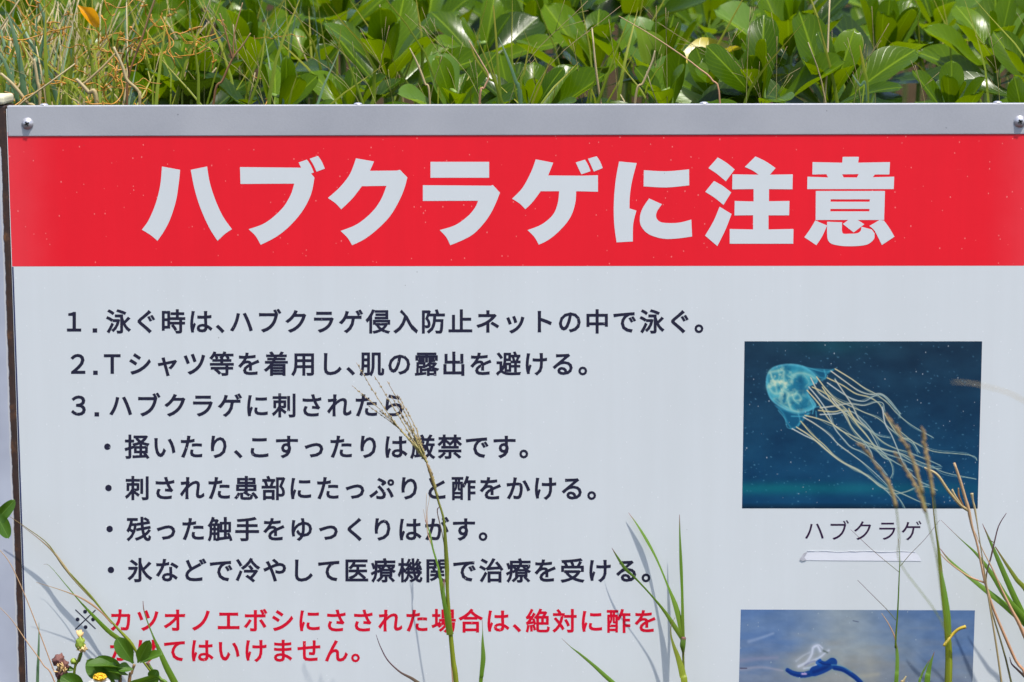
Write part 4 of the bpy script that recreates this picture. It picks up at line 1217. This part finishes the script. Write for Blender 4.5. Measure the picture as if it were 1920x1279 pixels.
def grow(name, label, cat, blades, group=None):
    """blades: (kind, path, material, options); kind 'b' blade or 't' stem"""
    root = None
    for kind, path, m, opt in blades:
        pts = stem_path(path, opt.get('dx', 0.0)) if opt.get('root', True) else [(*P(a[0], a[1], a[2]), a[3] * 0.0005) for a in path[::-1]]
        n = 44 if opt.get('root', True) else 24
        sp = spline(pts, n)
        if root is None: root = empty(name, Vector(pts[0][:3]), label, cat, group)
        mb = MB()
        if kind == 'b': mb.ribbon([Vector(q[:3]) for q in sp], [max(q[3], 0.0002) for q in sp], opt.get('fold', 0.22), opt.get('twist', 0.0))
        else: mb.tube([Vector(q[:3]) for q in sp], [max(q[3] / 2, 0.00012) for q in sp], 6)
        if opt.get('uv1'):   # only the part in the air shows the tip colours
            pass
        mb.build(opt.get('name', 'blade' if kind == 'b' else 'stem'), m, root)
    return root

g1 = grow('grass_stalk', 'tall yellow green grass stalk with drooping seed head crossing the text lines', 'grass', [
 ('t', [(800, 868, -0.098, 3.5), (812, 905, -0.098, 5), (822, 940, -0.098, 4.5), (832, 975, -0.100, 5), (836, 1030, -0.100, 8), (838, 1065, -0.100, 9), (839, 1110, -0.102, 7), (845, 1190, -0.104, 9), (850, 1240, -0.106, 10), (857, 1300, -0.108, 11)], M['g_olive'], {}),
 ('b', [(833, 1085, -0.104, 2), (832, 1120, -0.106, 6), (838, 1155, -0.106, 10), (844, 1190, -0.106, 13)], M['g_green'], {'root': False, 'name': 'leaf_sheath'}),
 ('b', [(797, 975, -0.096, 1.5), (806, 1000, -0.097, 3), (812, 1030, -0.098, 3.5), (822, 1065, -0.100, 4), (830, 1110, -0.102, 8), (842, 1180, -0.106, 9)], M['g_green'], {'root': False, 'name': 'side_blade', 'twist': 0.6}),
 ('t', [(824, 950, -0.099, 1.5), (820, 960, -0.099, 2), (829, 1000, -0.100, 2), (836, 1040, -0.100, 2)], M['g_purple'], {'root': False, 'name': 'awn'}),
])
def seedhead(root, spikes, seedw, m, seed, name='seed_head', sc=1.0):
    rng = random.Random(seed)
    mb = MB()
    for path in spikes:
        pts = [Vector(q) for q in spline([tuple(P(*a)) for a in path], 22)]
        mb.tube(pts, [0.0006 * sc * (1 - 0.7 * i / 21) + 0.00012 for i in range(22)], 4)
        for i in range(3, 21):
            for _ in range(2):
                if rng.random() < (0.42 if sc < 2 else 0.55): continue
                d = (pts[i + 1] - pts[i]).normalized()
                s_ = Vector((rng.choice((-1, 1)) * rng.uniform(0.15, 0.5), rng.gauss(0, 0.2), rng.gauss(0, 0.2)))
                a = pts[i] + s_ * 0.0008
                b = a + (d + s_ * 0.8).normalized() * seedw * rng.uniform(1.6, 3.0)
                mb.tube([a, (a + b) / 2, b], [seedw * 0.15, seedw * 0.5, seedw * 0.08], 5)
    return mb.build(name, m, root)
def sp_(u0, v0, u1, v1, bow, y0=-0.098, y1=-0.092):
    return [(u0, v0, y0), ((u0 + u1) / 2 + bow, (v0 + v1) / 2, (y0 + y1) / 2), (u1, v1, y1)]
seedhead(g1, [sp_(798, 866, 745, 740, 8), sp_(800, 868, 733, 742, 2), sp_(797, 862, 668, 680, -8), sp_(796, 860, 702, 705, 0), sp_(792, 855, 726, 715, 6), sp_(790, 850, 660, 723, 8), sp_(788, 846, 690, 760, 8),
              sp_(786, 842, 712, 770, 2), sp_(802, 872, 780, 818, 3), sp_(800, 868, 772, 800, 0), sp_(799, 866, 765, 812, -4), sp_(822, 930, 800, 862, -3), sp_(818, 915, 790, 845, 2), sp_(796, 850, 752, 778, 3)], 0.0011, M['seed'], 3)
g1b = grow('grass_stalk', 'thin pinkish grass sprout with wispy top just left of the tall seed stalk', 'grass', [
 ('t', [(800, 925, -.022, .8), (799, 960, -.022, 1.2), (802, 1000, -.024, 2), (812, 1030, -.026, 2.2), (822, 1070, -.028, 2), (838, 1150, -.03, 2), (850, 1300, -.03, 2.5)], M['g_red'], {}),
 ('t', [(794, 955, -.022, .8), (797, 972, -.022, 1.2), (801, 990, -.023, 1.6)], M['g_red'], {'root': False, 'name': 'awn'}),
 ('t', [(806, 930, -.022, .6), (801, 960, -.022, 1.0), (802, 985, -.023, 1.4)], M['g_red'], {'root': False, 'name': 'awn'}),
])
GF = 'single grass blades in front of the board'
grow('grass_plant', 'upright folded grass blade with hair thin red tip, below the red line of text', 'grass',
     [('b', [(904, 1160, -.03, .6), (905, 1185, -.03, 1.5), (905, 1205, -.03, 5), (906, 1235, -.03, 9), (903, 1265, -.03, 8), (900, 1310, -.03, 7)], M['g_green'], {'fold': .3})], GF)
grow('grass_plant', 'dark thin blade curving up left beside the end of the red text', 'grass',
     [('b', [(705, 1190, -.03, .8), (713, 1212, -.03, 1.8), (727, 1238, -.031, 2.5), (750, 1260, -.033, 3.5), (775, 1274, -.036, 6), (800, 1295, -.04, 8), (835, 1340, -.045, 8)], M['g_purple'], {})], GF)
grow('grass_plant', 'bright green blade slanting up left with fading tip, left of the three bladed sprout', 'grass',
     [('b', [(1053, 1197, -.03, .5), (1070, 1213, -.03, 1.5), (1087, 1226, -.03, 4), (1110, 1245, -.031, 6), (1132, 1265, -.033, 8), (1165, 1297, -.036, 9), (1200, 1350, -.04, 9)], M['g_green'], {})], GF)
grow('grass_tuft', 'fresh green grass sprout with three tall blades right of the text\'s last full stops', 'grass', [
 ('t', [(1281, 1200, -0.0200, 7), (1281, 1225, -0.0200, 5), (1282, 1255, -0.0200, 4.5), (1285, 1310, -0.0225, 6)], M['g_olive'], {'name': 'stem'}),
 ('b', [(1274, 965, -0.0150, .8), (1275, 1010, -0.0150, 3.5), (1277, 1060, -0.0150, 6), (1279, 1110, -0.0163, 5), (1280, 1160, -0.0188, 6), (1281, 1207, -0.0200, 7)], M['g_green'], {'root': False}),
 ('b', [(1178, 961, -0.0030, .6), (1192, 980, -0.0038, 3), (1212, 1012, -0.0050, 6), (1232, 1050, -0.0075, 4), (1252, 1098, -0.0113, 4), (1268, 1140, -0.0150, 10), (1277, 1180, -0.0188, 9), (1280, 1207, -0.0200, 7)], M['g_green'], {'root': False, 'twist': 0.8}),
 ('b', [(1147, 1027, -0.0100, .6), (1156, 1042, -0.0113, 4), (1172, 1066, -0.0125, 7), (1192, 1085, -0.0138, 4), (1220, 1115, -0.0150, 3.5), (1245, 1145, -0.0163, 6), (1265, 1175, -0.0188, 9), (1282, 1202, -0.0200, 8)], M['g_green'], {'root': False, 'twist': -0.5}),
 ('t', [(1282, 1195, -0.0225, 9), (1280, 1210, -0.0225, 11), (1281, 1222, -0.0225, 6)], M['g_green'], {'root': False, 'name': 'leaf_sheath'}),
])
grow('grass_plant', 'blade with a purple curled tip bending right at the foot of the green sprout', 'grass',
     [('b', [(1266, 1157, -.04, .5), (1259, 1172, -.04, 1.5), (1258, 1190, -.04, 3), (1263, 1210, -.04, 6), (1272, 1235, -.04, 10), (1280, 1265, -.042, 13), (1286, 1310, -.045, 12)], M['g_olive'], {'twist': 0.5})], GF)
grow('grass_stalk', 'fine upright grass stalk with hairlike branches crossing the left part of the sea photograph', 'grass', [
 ('t', [(1684, 1010, -.06, .9), (1687, 1040, -.06, 1.2), (1686, 1080, -.06, 2.2), (1683, 1150, -.06, 3), (1680, 1190, -.06, 3.5), (1679, 1215, -.06, 4)], M['g_green'], {'root': False}),
 ('b', [(1679, 1200, -.06, 2), (1682, 1225, -.06, 6), (1682, 1255, -.062, 7), (1679, 1310, -.065, 8)], M['g_green'], {'name': 'blade'}),
 ('t', [(1653, 1150, -.06, 1), (1665, 1168, -.06, 2), (1676, 1190, -.06, 2.5), (1680, 1205, -.06, 3)], M['g_red'], {'root': False, 'name': 'branch'}),
 ('t', [(1608, 1088, -.06, .9), (1640, 1120, -.06, 1.1), (1662, 1142, -.06, 1.3), (1680, 1163, -.06, 1.5)], M['g_purple'], {'root': False, 'name': 'branch'}),
 ('t', [(1595, 993, -.06, .7), (1640, 1035, -.06, 1), (1686, 1073, -.06, 1.2)], M['g_purple'], {'root': False, 'name': 'branch'}),
 ('t', [(1762, 975, -.06, .7), (1735, 1010, -.06, .9), (1706, 1040, -.06, 1.1), (1688, 1062, -.06, 1.2)], M['g_purple'], {'root': False, 'name': 'branch'}),
])
grow('grass_stalk', 'thick olive stalk with short broken yellow twig, at right edge of the sea photograph', 'grass', [
 ('t', [(1745, 900, -.13, 1.5), (1752, 975, -.13, 2.2), (1760, 1030, -.13, 5), (1765, 1080, -.13, 7), (1772, 1140, -.13, 9), (1776, 1180, -.13, 11), (1779, 1230, -.13, 13), (1777, 1310, -.135, 14)], M['g_olive'], {}),
 ('t', [(1811, 1175, -.14, 7), (1797, 1180, -.14, 6), (1784, 1192, -.14, 6), (1772, 1208, -.145, 6), (1769, 1211, -.145, 4)], plain('yellow_twig', (0.42, 0.30, 0.02), 0.5, var=0.4, scale=90), {'root': False, 'name': 'twig'}),
 ('b', [(1762, 1060, -.135, 3), (1768, 1100, -.137, 10), (1775, 1150, -.14, 13), (1779, 1190, -.142, 10)], M['g_green'], {'root': False, 'name': 'leaf_sheath'}),
])
grow('grass_plant', 'pair of pointed light green blades standing just left of the thick olive stalk', 'grass', [
 ('b', [(1752, 1222, -.07, .6), (1746, 1240, -.07, 5), (1741, 1260, -.07, 9), (1736, 1310, -.072, 11)], M['g_green'], {}),
 ('b', [(1744, 1236, -.07, .6), (1736, 1250, -.07, 3), (1727, 1270, -.07, 4), (1720, 1310, -.072, 5)], M['g_green'], {}),
], GF)
grow('grass_plant', 'tiny dry straw tip poking up at the bottom edge of the sea photograph', 'grass', [('t', [(1699, 1268, -.06, 2.5), (1693, 1280, -.06, 5), (1685, 1310, -.06, 5)], M['g_dry'], {})], GF)
# right clump
grow('grass_tuft', 'big fan of green grass blades leaning in from the bottom right corner', 'grass', [
 ('b', [(1762, 1028, -0.035, 1), (1780, 1050, -0.035, 4), (1812, 1078, -0.035, 6), (1850, 1108, -0.035, 10), (1892, 1142, -0.035, 12), (1940, 1190, -0.035, 14), (1990, 1290, -0.038, 14)], M['g_green'], {'twist': 0.4}),
 ('b', [(1764, 975, -0.038, .5), (1800, 1010, -0.038, 1.5), (1832, 1040, -0.038, 5), (1862, 1080, -0.038, 9), (1890, 1125, -0.038, 11), (1935, 1180, -0.038, 12), (1985, 1290, -0.042, 13)], M['g_green'], {}),
 ('b', [(1842, 982, -0.032, .8), (1858, 1018, -0.032, 5), (1876, 1060, -0.032, 9), (1900, 1115, -0.032, 11), (1930, 1180, -0.032, 12), (1970, 1290, -0.035, 13)], M['g_green'], {'twist': -0.105}),
 ('b', [(1866, 1025, -0.028, 2), (1885, 1055, -0.028, 5), (1905, 1085, -0.028, 8), (1935, 1130, -0.028, 10), (1980, 1290, -0.032, 12)], M['g_olive'], {}),
])
GS = 'dry reddish stems in front of the right side of the board'
grow('dry_stem', 'tall pale pink stem forking like antlers over the jellyfish photograph\'s lower right corner', 'stem', [
 ('t', [(1789, 868, -.13, 4.5), (1800, 900, -.13, 5.5), (1810, 935, -.13, 6), (1816, 955, -.13, 6.5), (1822, 985, -.13, 5), (1832, 1020, -.13, 4), (1840, 1060, -.13, 4), (1848, 1095, -.13, 5), (1862, 1140, -.13, 5), (1885, 1195, -.13, 6), (1905, 1240, -.13, 6), (1935, 1300, -.135, 6)], M['g_red'], {}),
 ('t', [(1733, 877, -.13, 3), (1757, 890, -.13, 5), (1778, 920, -.13, 5.5), (1800, 946, -.13, 6), (1817, 958, -.13, 6)], M['g_dry'], {'root': False, 'name': 'branch'}),
 ('t', [(1797, 915, -.13, 2.5), (1798, 930, -.13, 3.5), (1806, 950, -.13, 4)], M['brown_stem'], {'root': False, 'name': 'branch'}),
 ('t', [(1785, 918, -.13, 4), (1792, 932, -.13, 4.5), (1805, 950, -.13, 4)], M['g_dry'], {'root': False, 'name': 'branch'}),
 ('t', [(1760, 1035, -.125, 1.5), (1780, 1055, -.125, 2.5), (1815, 1080, -.125, 3), (1847, 1093, -.13, 3.5)], M['g_red'], {'root': False, 'name': 'branch'}),
])
grow('dry_stem', 'dark purple crooked twig rising between the grass blades near the right edge', 'stem', [
 ('t', [(1887, 962, -.1, 1.2), (1873, 985, -.1, 2), (1866, 1010, -.1, 2.5), (1858, 1045, -.1, 3), (1851, 1070, -.1, 2.5), (1849, 1096, -.1, 3.5), (1858, 1140, -.1, 3), (1900, 1300, -.11, 4)], M['g_purple'], {}),
 ('t', [(1852, 1010, -.1, .8), (1858, 1014, -.1, 1.5), (1865, 1018, -.1, 1.8)], M['g_purple'], {'root': False, 'name': 'branch'}),
], GS)
grow('dry_stem', 'thin reddish stem running along the grass blades at the right edge', 'stem', [
 ('t', [(1826, 993, -.12, 1.2), (1842, 1030, -.12, 2), (1860, 1065, -.12, 3), (1878, 1105, -.12, 4), (1895, 1140, -.12, 6), (1920, 1190, -.12, 8), (1960, 1300, -.12, 8)], M['g_red'], {}),
], GS)
grow('dry_stem', 'short dark red hooked twig low at the right edge', 'stem', [
 ('t', [(1893, 1232, -.11, 1), (1897, 1245, -.11, 3), (1907, 1255, -.11, 4), (1920, 1268, -.11, 5), (1945, 1300, -.11, 6)], M['g_purple'], {}),
], GS)

# blurred brown seed spikes in front of the jellyfish photograph
GK = 'brown seed spikes in front of the jellyfish photograph'
for k, (pts, lab) in enumerate((
  ([(1660, 775), (1690, 820), (1712, 865), (1730, 925), (1745, 1000), (1760, 1060)], 'thick blurred brown seed spike, longest over the jellyfish tentacles'),
  ([(1728, 800), (1735, 840), (1742, 880), (1750, 930), (1756, 990), (1762, 1060)], 'upright blurred seed spike right of the longest one'),
  ([(1612, 832), (1640, 868), (1668, 910), (1680, 950), (1686, 1010), (1690, 1060)], 'leftmost blurred seed spike crossing the tentacle ends'),
  ([(1678, 848), (1698, 880), (1722, 920), (1735, 960), (1748, 1010), (1758, 1060)], 'slender seed spike under the longest one, ending above the caption'))):
    sy = -0.62
    path = [(u, v, sy, 2.6 - i * .25) for i, (u, v) in enumerate(pts)] + [(1772, 1180, sy, 1.6), (1778, 1310, sy, 2)]
    rt = grow('seed_spike', lab, 'grass', [('t', path, M['g_olive'], {})], GK)
    seedhead(rt, [[(u, v, sy) for u, v in pts[3::-1]]], 0.0017, M['seed_brown'], 40 + k, 'seeds', 2.1)
grow('seed_spike', 'short pale tipped bud stalk at the lower right corner inside the jellyfish photograph', 'grass', [
 ('t', [(1822, 925, -.15, 6), (1824, 938, -.15, 3.5), (1828, 955, -.15, 4), (1835, 1000, -.15, 2), (1850, 1100, -.14, 3), (1880, 1300, -.14, 4)], M['g_dry'], {})], GK)
grow('dry_stem', 'faint blurred straw leaning in at the right edge of the board beside the jellyfish photograph', 'stem', [
 ('t', [(1785, 716, -.95, 0.8), (1838, 722, -.95, 1.2), (1920, 752, -.95, 1.5), (2010, 840, -.95, 3), (2060, 1300, -.95, 3)], M['g_dry'], {})], GS)

# ------------------------------------------------------------------ left side plants
grow('grass_stalk', 'green stalk leaning left beside the post, with thin yellowing drooping head', 'grass', [
 ('t', [(14, 966, -0.012, .8), (50, 990, -0.012, 1.5), (90, 1020, -0.012, 2), (118, 1060, -0.012, 2.5), (150, 1095, -0.012, 3), (172, 1120, -0.012, 4.5), (200, 1155, -0.013, 3), (222, 1180, -0.013, 5), (245, 1205, -0.014, 7), (262, 1232, -0.014, 4), (285, 1262, -0.014, 5), (320, 1310, -0.016, 7)], M['g_olive'], {}),
 ('b', [(40, 985, -0.012, .8), (75, 1012, -0.012, 2), (100, 1035, -0.012, 4), (120, 1062, -0.012, 6), (140, 1088, -0.012, 4), (165, 1115, -0.012, 4), (175, 1124, -0.012, 5)], M['seed'], {'root': False, 'name': 'seed_head', 'fold': 0.5}),
 ('b', [(82, 1118 - 60, -0.011, .5), (94, 1062, -0.011, .8), (128, 1102, -0.011, 2), (150, 1128, -0.012, 3), (180, 1160, -0.013, 7), (205, 1185, -0.013, 9), (232, 1205, -0.014, 9), (250, 1225, -0.014, 6)], M['g_green'], {'root': False, 'name': 'side_blade'}),
 ('b', [(68, 1092, -0.014, .8), (110, 1105, -0.014, 1.6), (145, 1118, -0.014, 3), (170, 1132, -0.014, 4), (192, 1150, -0.014, 3), (210, 1170, -0.014, 3)], M['g_red'], {'root': False, 'name': 'side_blade'}),
])
grow('grass_plant', 'broad light green blade rising from the bottom between the round leaves and the red text', 'grass',
     [('b', [(268, 1127, -.05, 1.2), (270, 1145, -.05, 2), (278, 1170, -.05, 2.5), (288, 1195, -.05, 3.5), (298, 1218, -.05, 8), (312, 1250, -.05, 12), (330, 1285, -.05, 13), (350, 1330, -.05, 13)], M['g_green'], {})], GF)
grow('grass_plant', 'narrow straight upright blade near the bottom left corner', 'grass',
     [('b', [(73, 1167, -.05, .6), (73, 1195, -.05, 3), (72, 1230, -.05, 4.5), (70, 1300, -.05, 6)], M['g_rush'], {})], GF)
grow('dry_stem', 'thin pink stem bowing right over the rusty post, upper of two', 'stem',
     [('t', [(-6, 1025, -.06, 1.2), (18, 1055, -.06, 1.6), (42, 1105, -.06, 1.8), (68, 1170, -.06, 2), (98, 1250, -.06, 2.2), (120, 1310, -.06, 2.5)], M['g_red'], {})], 'thin pink stems by the rusty post')
grow('dry_stem', 'thin pink stem bowing right near the bottom left corner, lower of two', 'stem',
     [('t', [(-10, 1130, -.06, 1), (20, 1160, -.06, 1.4), (48, 1200, -.06, 2), (80, 1245, -.06, 2.2), (110, 1300, -.06, 2.5)], M['g_red'], {})], 'thin pink stems by the rusty post')

def flat_leaf(parent, u, v, y, ang, L, W, m, seed, tilt=0.5, curl=-0.15, cup=0.25, yaw=0.0, name='leaf', tipw=0.58):
    """leaf whose base sits at (u, v, y); ang: direction in the picture, degrees anticlockwise from right; L, W in px"""
    me = leaf_mesh(name, L * 0.0005, W * 0.0005, curl, cup, 0.04, seed, m, tipw=tipw)
    o = bpy.data.objects.new(name, me); COL.objects.link(o); o.parent = parent
    a = R(ang)
    ydir = Vector((math.cos(a), -tilt, math.sin(a))).normalized()
    zdir = (Vector((0, -1, 0.55)) - ydir * Vector((0, -1, 0.55)).dot(ydir)).normalized()
    zdir = Matrix.Rotation(yaw, 3, ydir) @ zdir
    xdir = ydir.cross(zdir)
    mt = Matrix((xdir, ydir, zdir)).transposed().to_4x4()
    o.matrix_basis = Matrix.Translation(P(u, v, y) - abs_loc(parent)) @ mt
    return o

weed = empty('flowering_weed', Vector((P(170, 1290, -.09).x, -.09, 0)), 'round leaved weed with one orange yellow flower, a tan bud and withered brown heads', 'weed')
def wstem(path, m, root=True, name='stem'):
    pts = stem_path(path) if root else [(*P(a[0], a[1], a[2]), a[3] * 0.0005) for a in path[::-1]]
    sp = spline(pts, 30)
    mb = MB(); mb.tube([Vector(q[:3]) for q in sp], [q[3] / 2 for q in sp], 7)
    return mb.build(name, m, weed)
wstem([(150, 1225, -.09, 4), (146, 1240, -.09, 5), (140, 1255, -.09, 5), (138, 1310, -.09, 6)], M['g_olive'])
s1 = wstem([(252, 1246, -.085, 6), (247, 1262, -.085, 5), (240, 1300, -.09, 7)], M['brown_stem'])
wstem([(215, 1240, -.088, 5), (224, 1252, -.088, 6), (226, 1310, -.09, 7)], M['brown_stem'])
wstem([(115, 1262, -.09, 7), (120, 1310, -.09, 7)], M['g_olive'])
wstem([(276, 1242, -.08, 7), (285, 1255, -.08, 5), (300, 1272, -.082, 6), (330, 1320, -.085, 7)], M['g_green'])
for a in ((250, 1244, 117, 58, 32, 1, .25, 0.0), (258, 1243, 60, 58, 26, 2, .5, 0.5), (262, 1243, 33, 50, 20, 3, .3, -0.4), (240, 1266, 143, 50, 26, 4, .6, 0.7),
          (236, 1252, 158, 78, 30, 5, .55, 0.9), (228, 1275, 132, 66, 42, 6, .35, 0.0), (215, 1279, 140, 66, 36, 7, .2, -0.5), (250, 1255, 165, 30, 20, 11, .4, 0.3)):
    u, v, ang, L, W, sd_, tl, yw = a
    flat_leaf(weed, u, v, -.09, ang, L, W, M['weed_leaf'], sd_, tilt=tl, yaw=yw)
flat_leaf(weed, 225, 1290, -.09, 15, 80, 30, M['weed_leaf'], 8, tilt=.3, yaw=0.8)
flat_leaf(weed, 282, 1280, -.085, 62, 30, 22, M['weed_leaf'], 12, tilt=.3)
flat_leaf(weed, 165, 1300, -.095, 140, 60, 34, M['weed_leaf'], 9, tilt=.3)
flat_leaf(weed, 142, 1256, -.09, 165, 22, 10, M['weed_leaf'], 10, tilt=.3)

def blob(name, u, v, y, r, m, parent, sx=1.0, sz=1.0, seed=0, rough=0.25, up=(0, 0, 1)):
    bm = bmesh.new(); bmesh.ops.create_icosphere(bm, subdivisions=3, radius=1)
    for vv in bm.verts:
        n = 1 + rough * noise.noise(vv.co * 2.6 + Vector((seed, 0, 0))) * 1.6
        vv.co = Vector((vv.co.x * sx, vv.co.y * sx, vv.co.z * sz)) * r * n
    me = bpy.data.meshes.new(name); bm.to_mesh(me); bm.free()
    me.polygons.foreach_set('use_smooth', [True] * len(me.polygons)); me.materials.append(m)
    o = bpy.data.objects.new(name, me); COL.objects.link(o); o.parent = parent
    o.location = P(u, v, y) - abs_loc(parent)
    return o
# yellow flower: a disc of florets over white petals
disc = blob('flower', 187, 1271, -.108, 0.0042, M['petal_y'], weed, 1.15, 0.72, 2, 0.3)
rng = random.Random(2)
mb = MB()
for k in range(70):
    a, e = rng.uniform(0, 6.28), rng.uniform(-0.1, 1.5)
    d = Vector((math.cos(a) * math.cos(e), math.sin(a) * math.cos(e) , math.sin(e)))
    c = P(187, 1271, -.108)
    p0 = c + Vector((d.x * .0042, d.y * .0042, d.z * .0028)); p1 = c + Vector((d.x * .0064, d.y * .0064, d.z * .0046))
    mb.tube([p0, p1], [0.0006, 0.0009], 5)
mb.build('floret', M['petal_y'], disc)
for ang, L in ((-35, 22), (-8, 20), (200, 20), (-65, 22), (235, 22)):
    flat_leaf(disc, 190 if ang < 90 else 184, 1275, -.106, ang, L, 13, M['petal_w'], int(ang) % 7, tilt=.5, name='petal')
# tan bud on its green base
bud = blob('bud', 151, 1208, -.092, 0.0050, M['bud_g'], weed, 0.85, 1.35, 5, 0.25)
blob('bud_base', 154, 1216, -.092, 0.0045, M['bud_t'], bud, 0.9, 0.8, 8, 0.5)
mb = MB(); c = P(151, 1192, -.092)
for k in range(26):
    d = Vector((rng.gauss(-.25, .5), rng.gauss(0, .4), 1)).normalized()
    mb.tube([c + Vector((0, 0, -.003)), c + d * rng.uniform(.002, .0062)], [0.0013, 0.0007], 5)
mb.build('pappus', M['bud_t'], bud)
wstem([(153, 1214, -.092, 6), (152, 1228, -.092, 5), (148, 1240, -.09, 5)], M['g_green'], False)
small = blob('bud', 138, 1240, -.09, 0.0030, M['bud_g'], weed, 1, 1, 9, 0.15)
# withered heads
for u, v, r, sz, sd_ in ((110, 1238, .0052, 1.0, 1), (121, 1248, .0040, 1.1, 5), (115, 1262, .0052, 1.2, 9)):
    h = blob('withered_head', u, v, -.093, r, M['withered'], weed, 1.0, sz, sd_, 0.38)
mb = MB()
for k in range(16):
    c = P(110 + rng.uniform(-3, 12), 1256 + rng.uniform(-8, 6), -.098)
    d = Vector((rng.gauss(0, .35), -.4, rng.gauss(1, .4))).normalized()
    mb.tube([c, c + d * .0045], [0.0010, 0.0004], 4)
mb.build('dry_bract', M['bud_t'], weed)
blob('bud', 122, 1276, -.09, 0.0065, M['bud_g'], weed, 1, 1, 12, 0.4)

# leafy twig poking in over the post at the left edge
tw = empty('leafy_twig', P(-45, 1010, -.05), 'pair of green leaves poking in from the left edge over the post', 'leaf')
mb = MB(); pts = spline([tuple(P(-10, 985, -.05)), tuple(P(-40, 1020, -.05)), tuple(P(-60, 1150, -.05)), (P(-70, 1200, -.05).x, -.05, 0)], 14)
mb.tube([Vector(q) for q in pts], [0.0012] * 14, 6); mb.build('stem', M['shoot'], tw)
flat_leaf(tw, -22, 992, -.05, 46, 76, 26, M['weed_leaf'], 3, tilt=.2, curl=-.2, yaw=0.5, tipw=0.45)
flat_leaf(tw, -12, 955, -.052, -60, 62, 26, M['weed_leaf'], 5, tilt=.2, curl=-.1, yaw=-0.2, tipw=0.5)
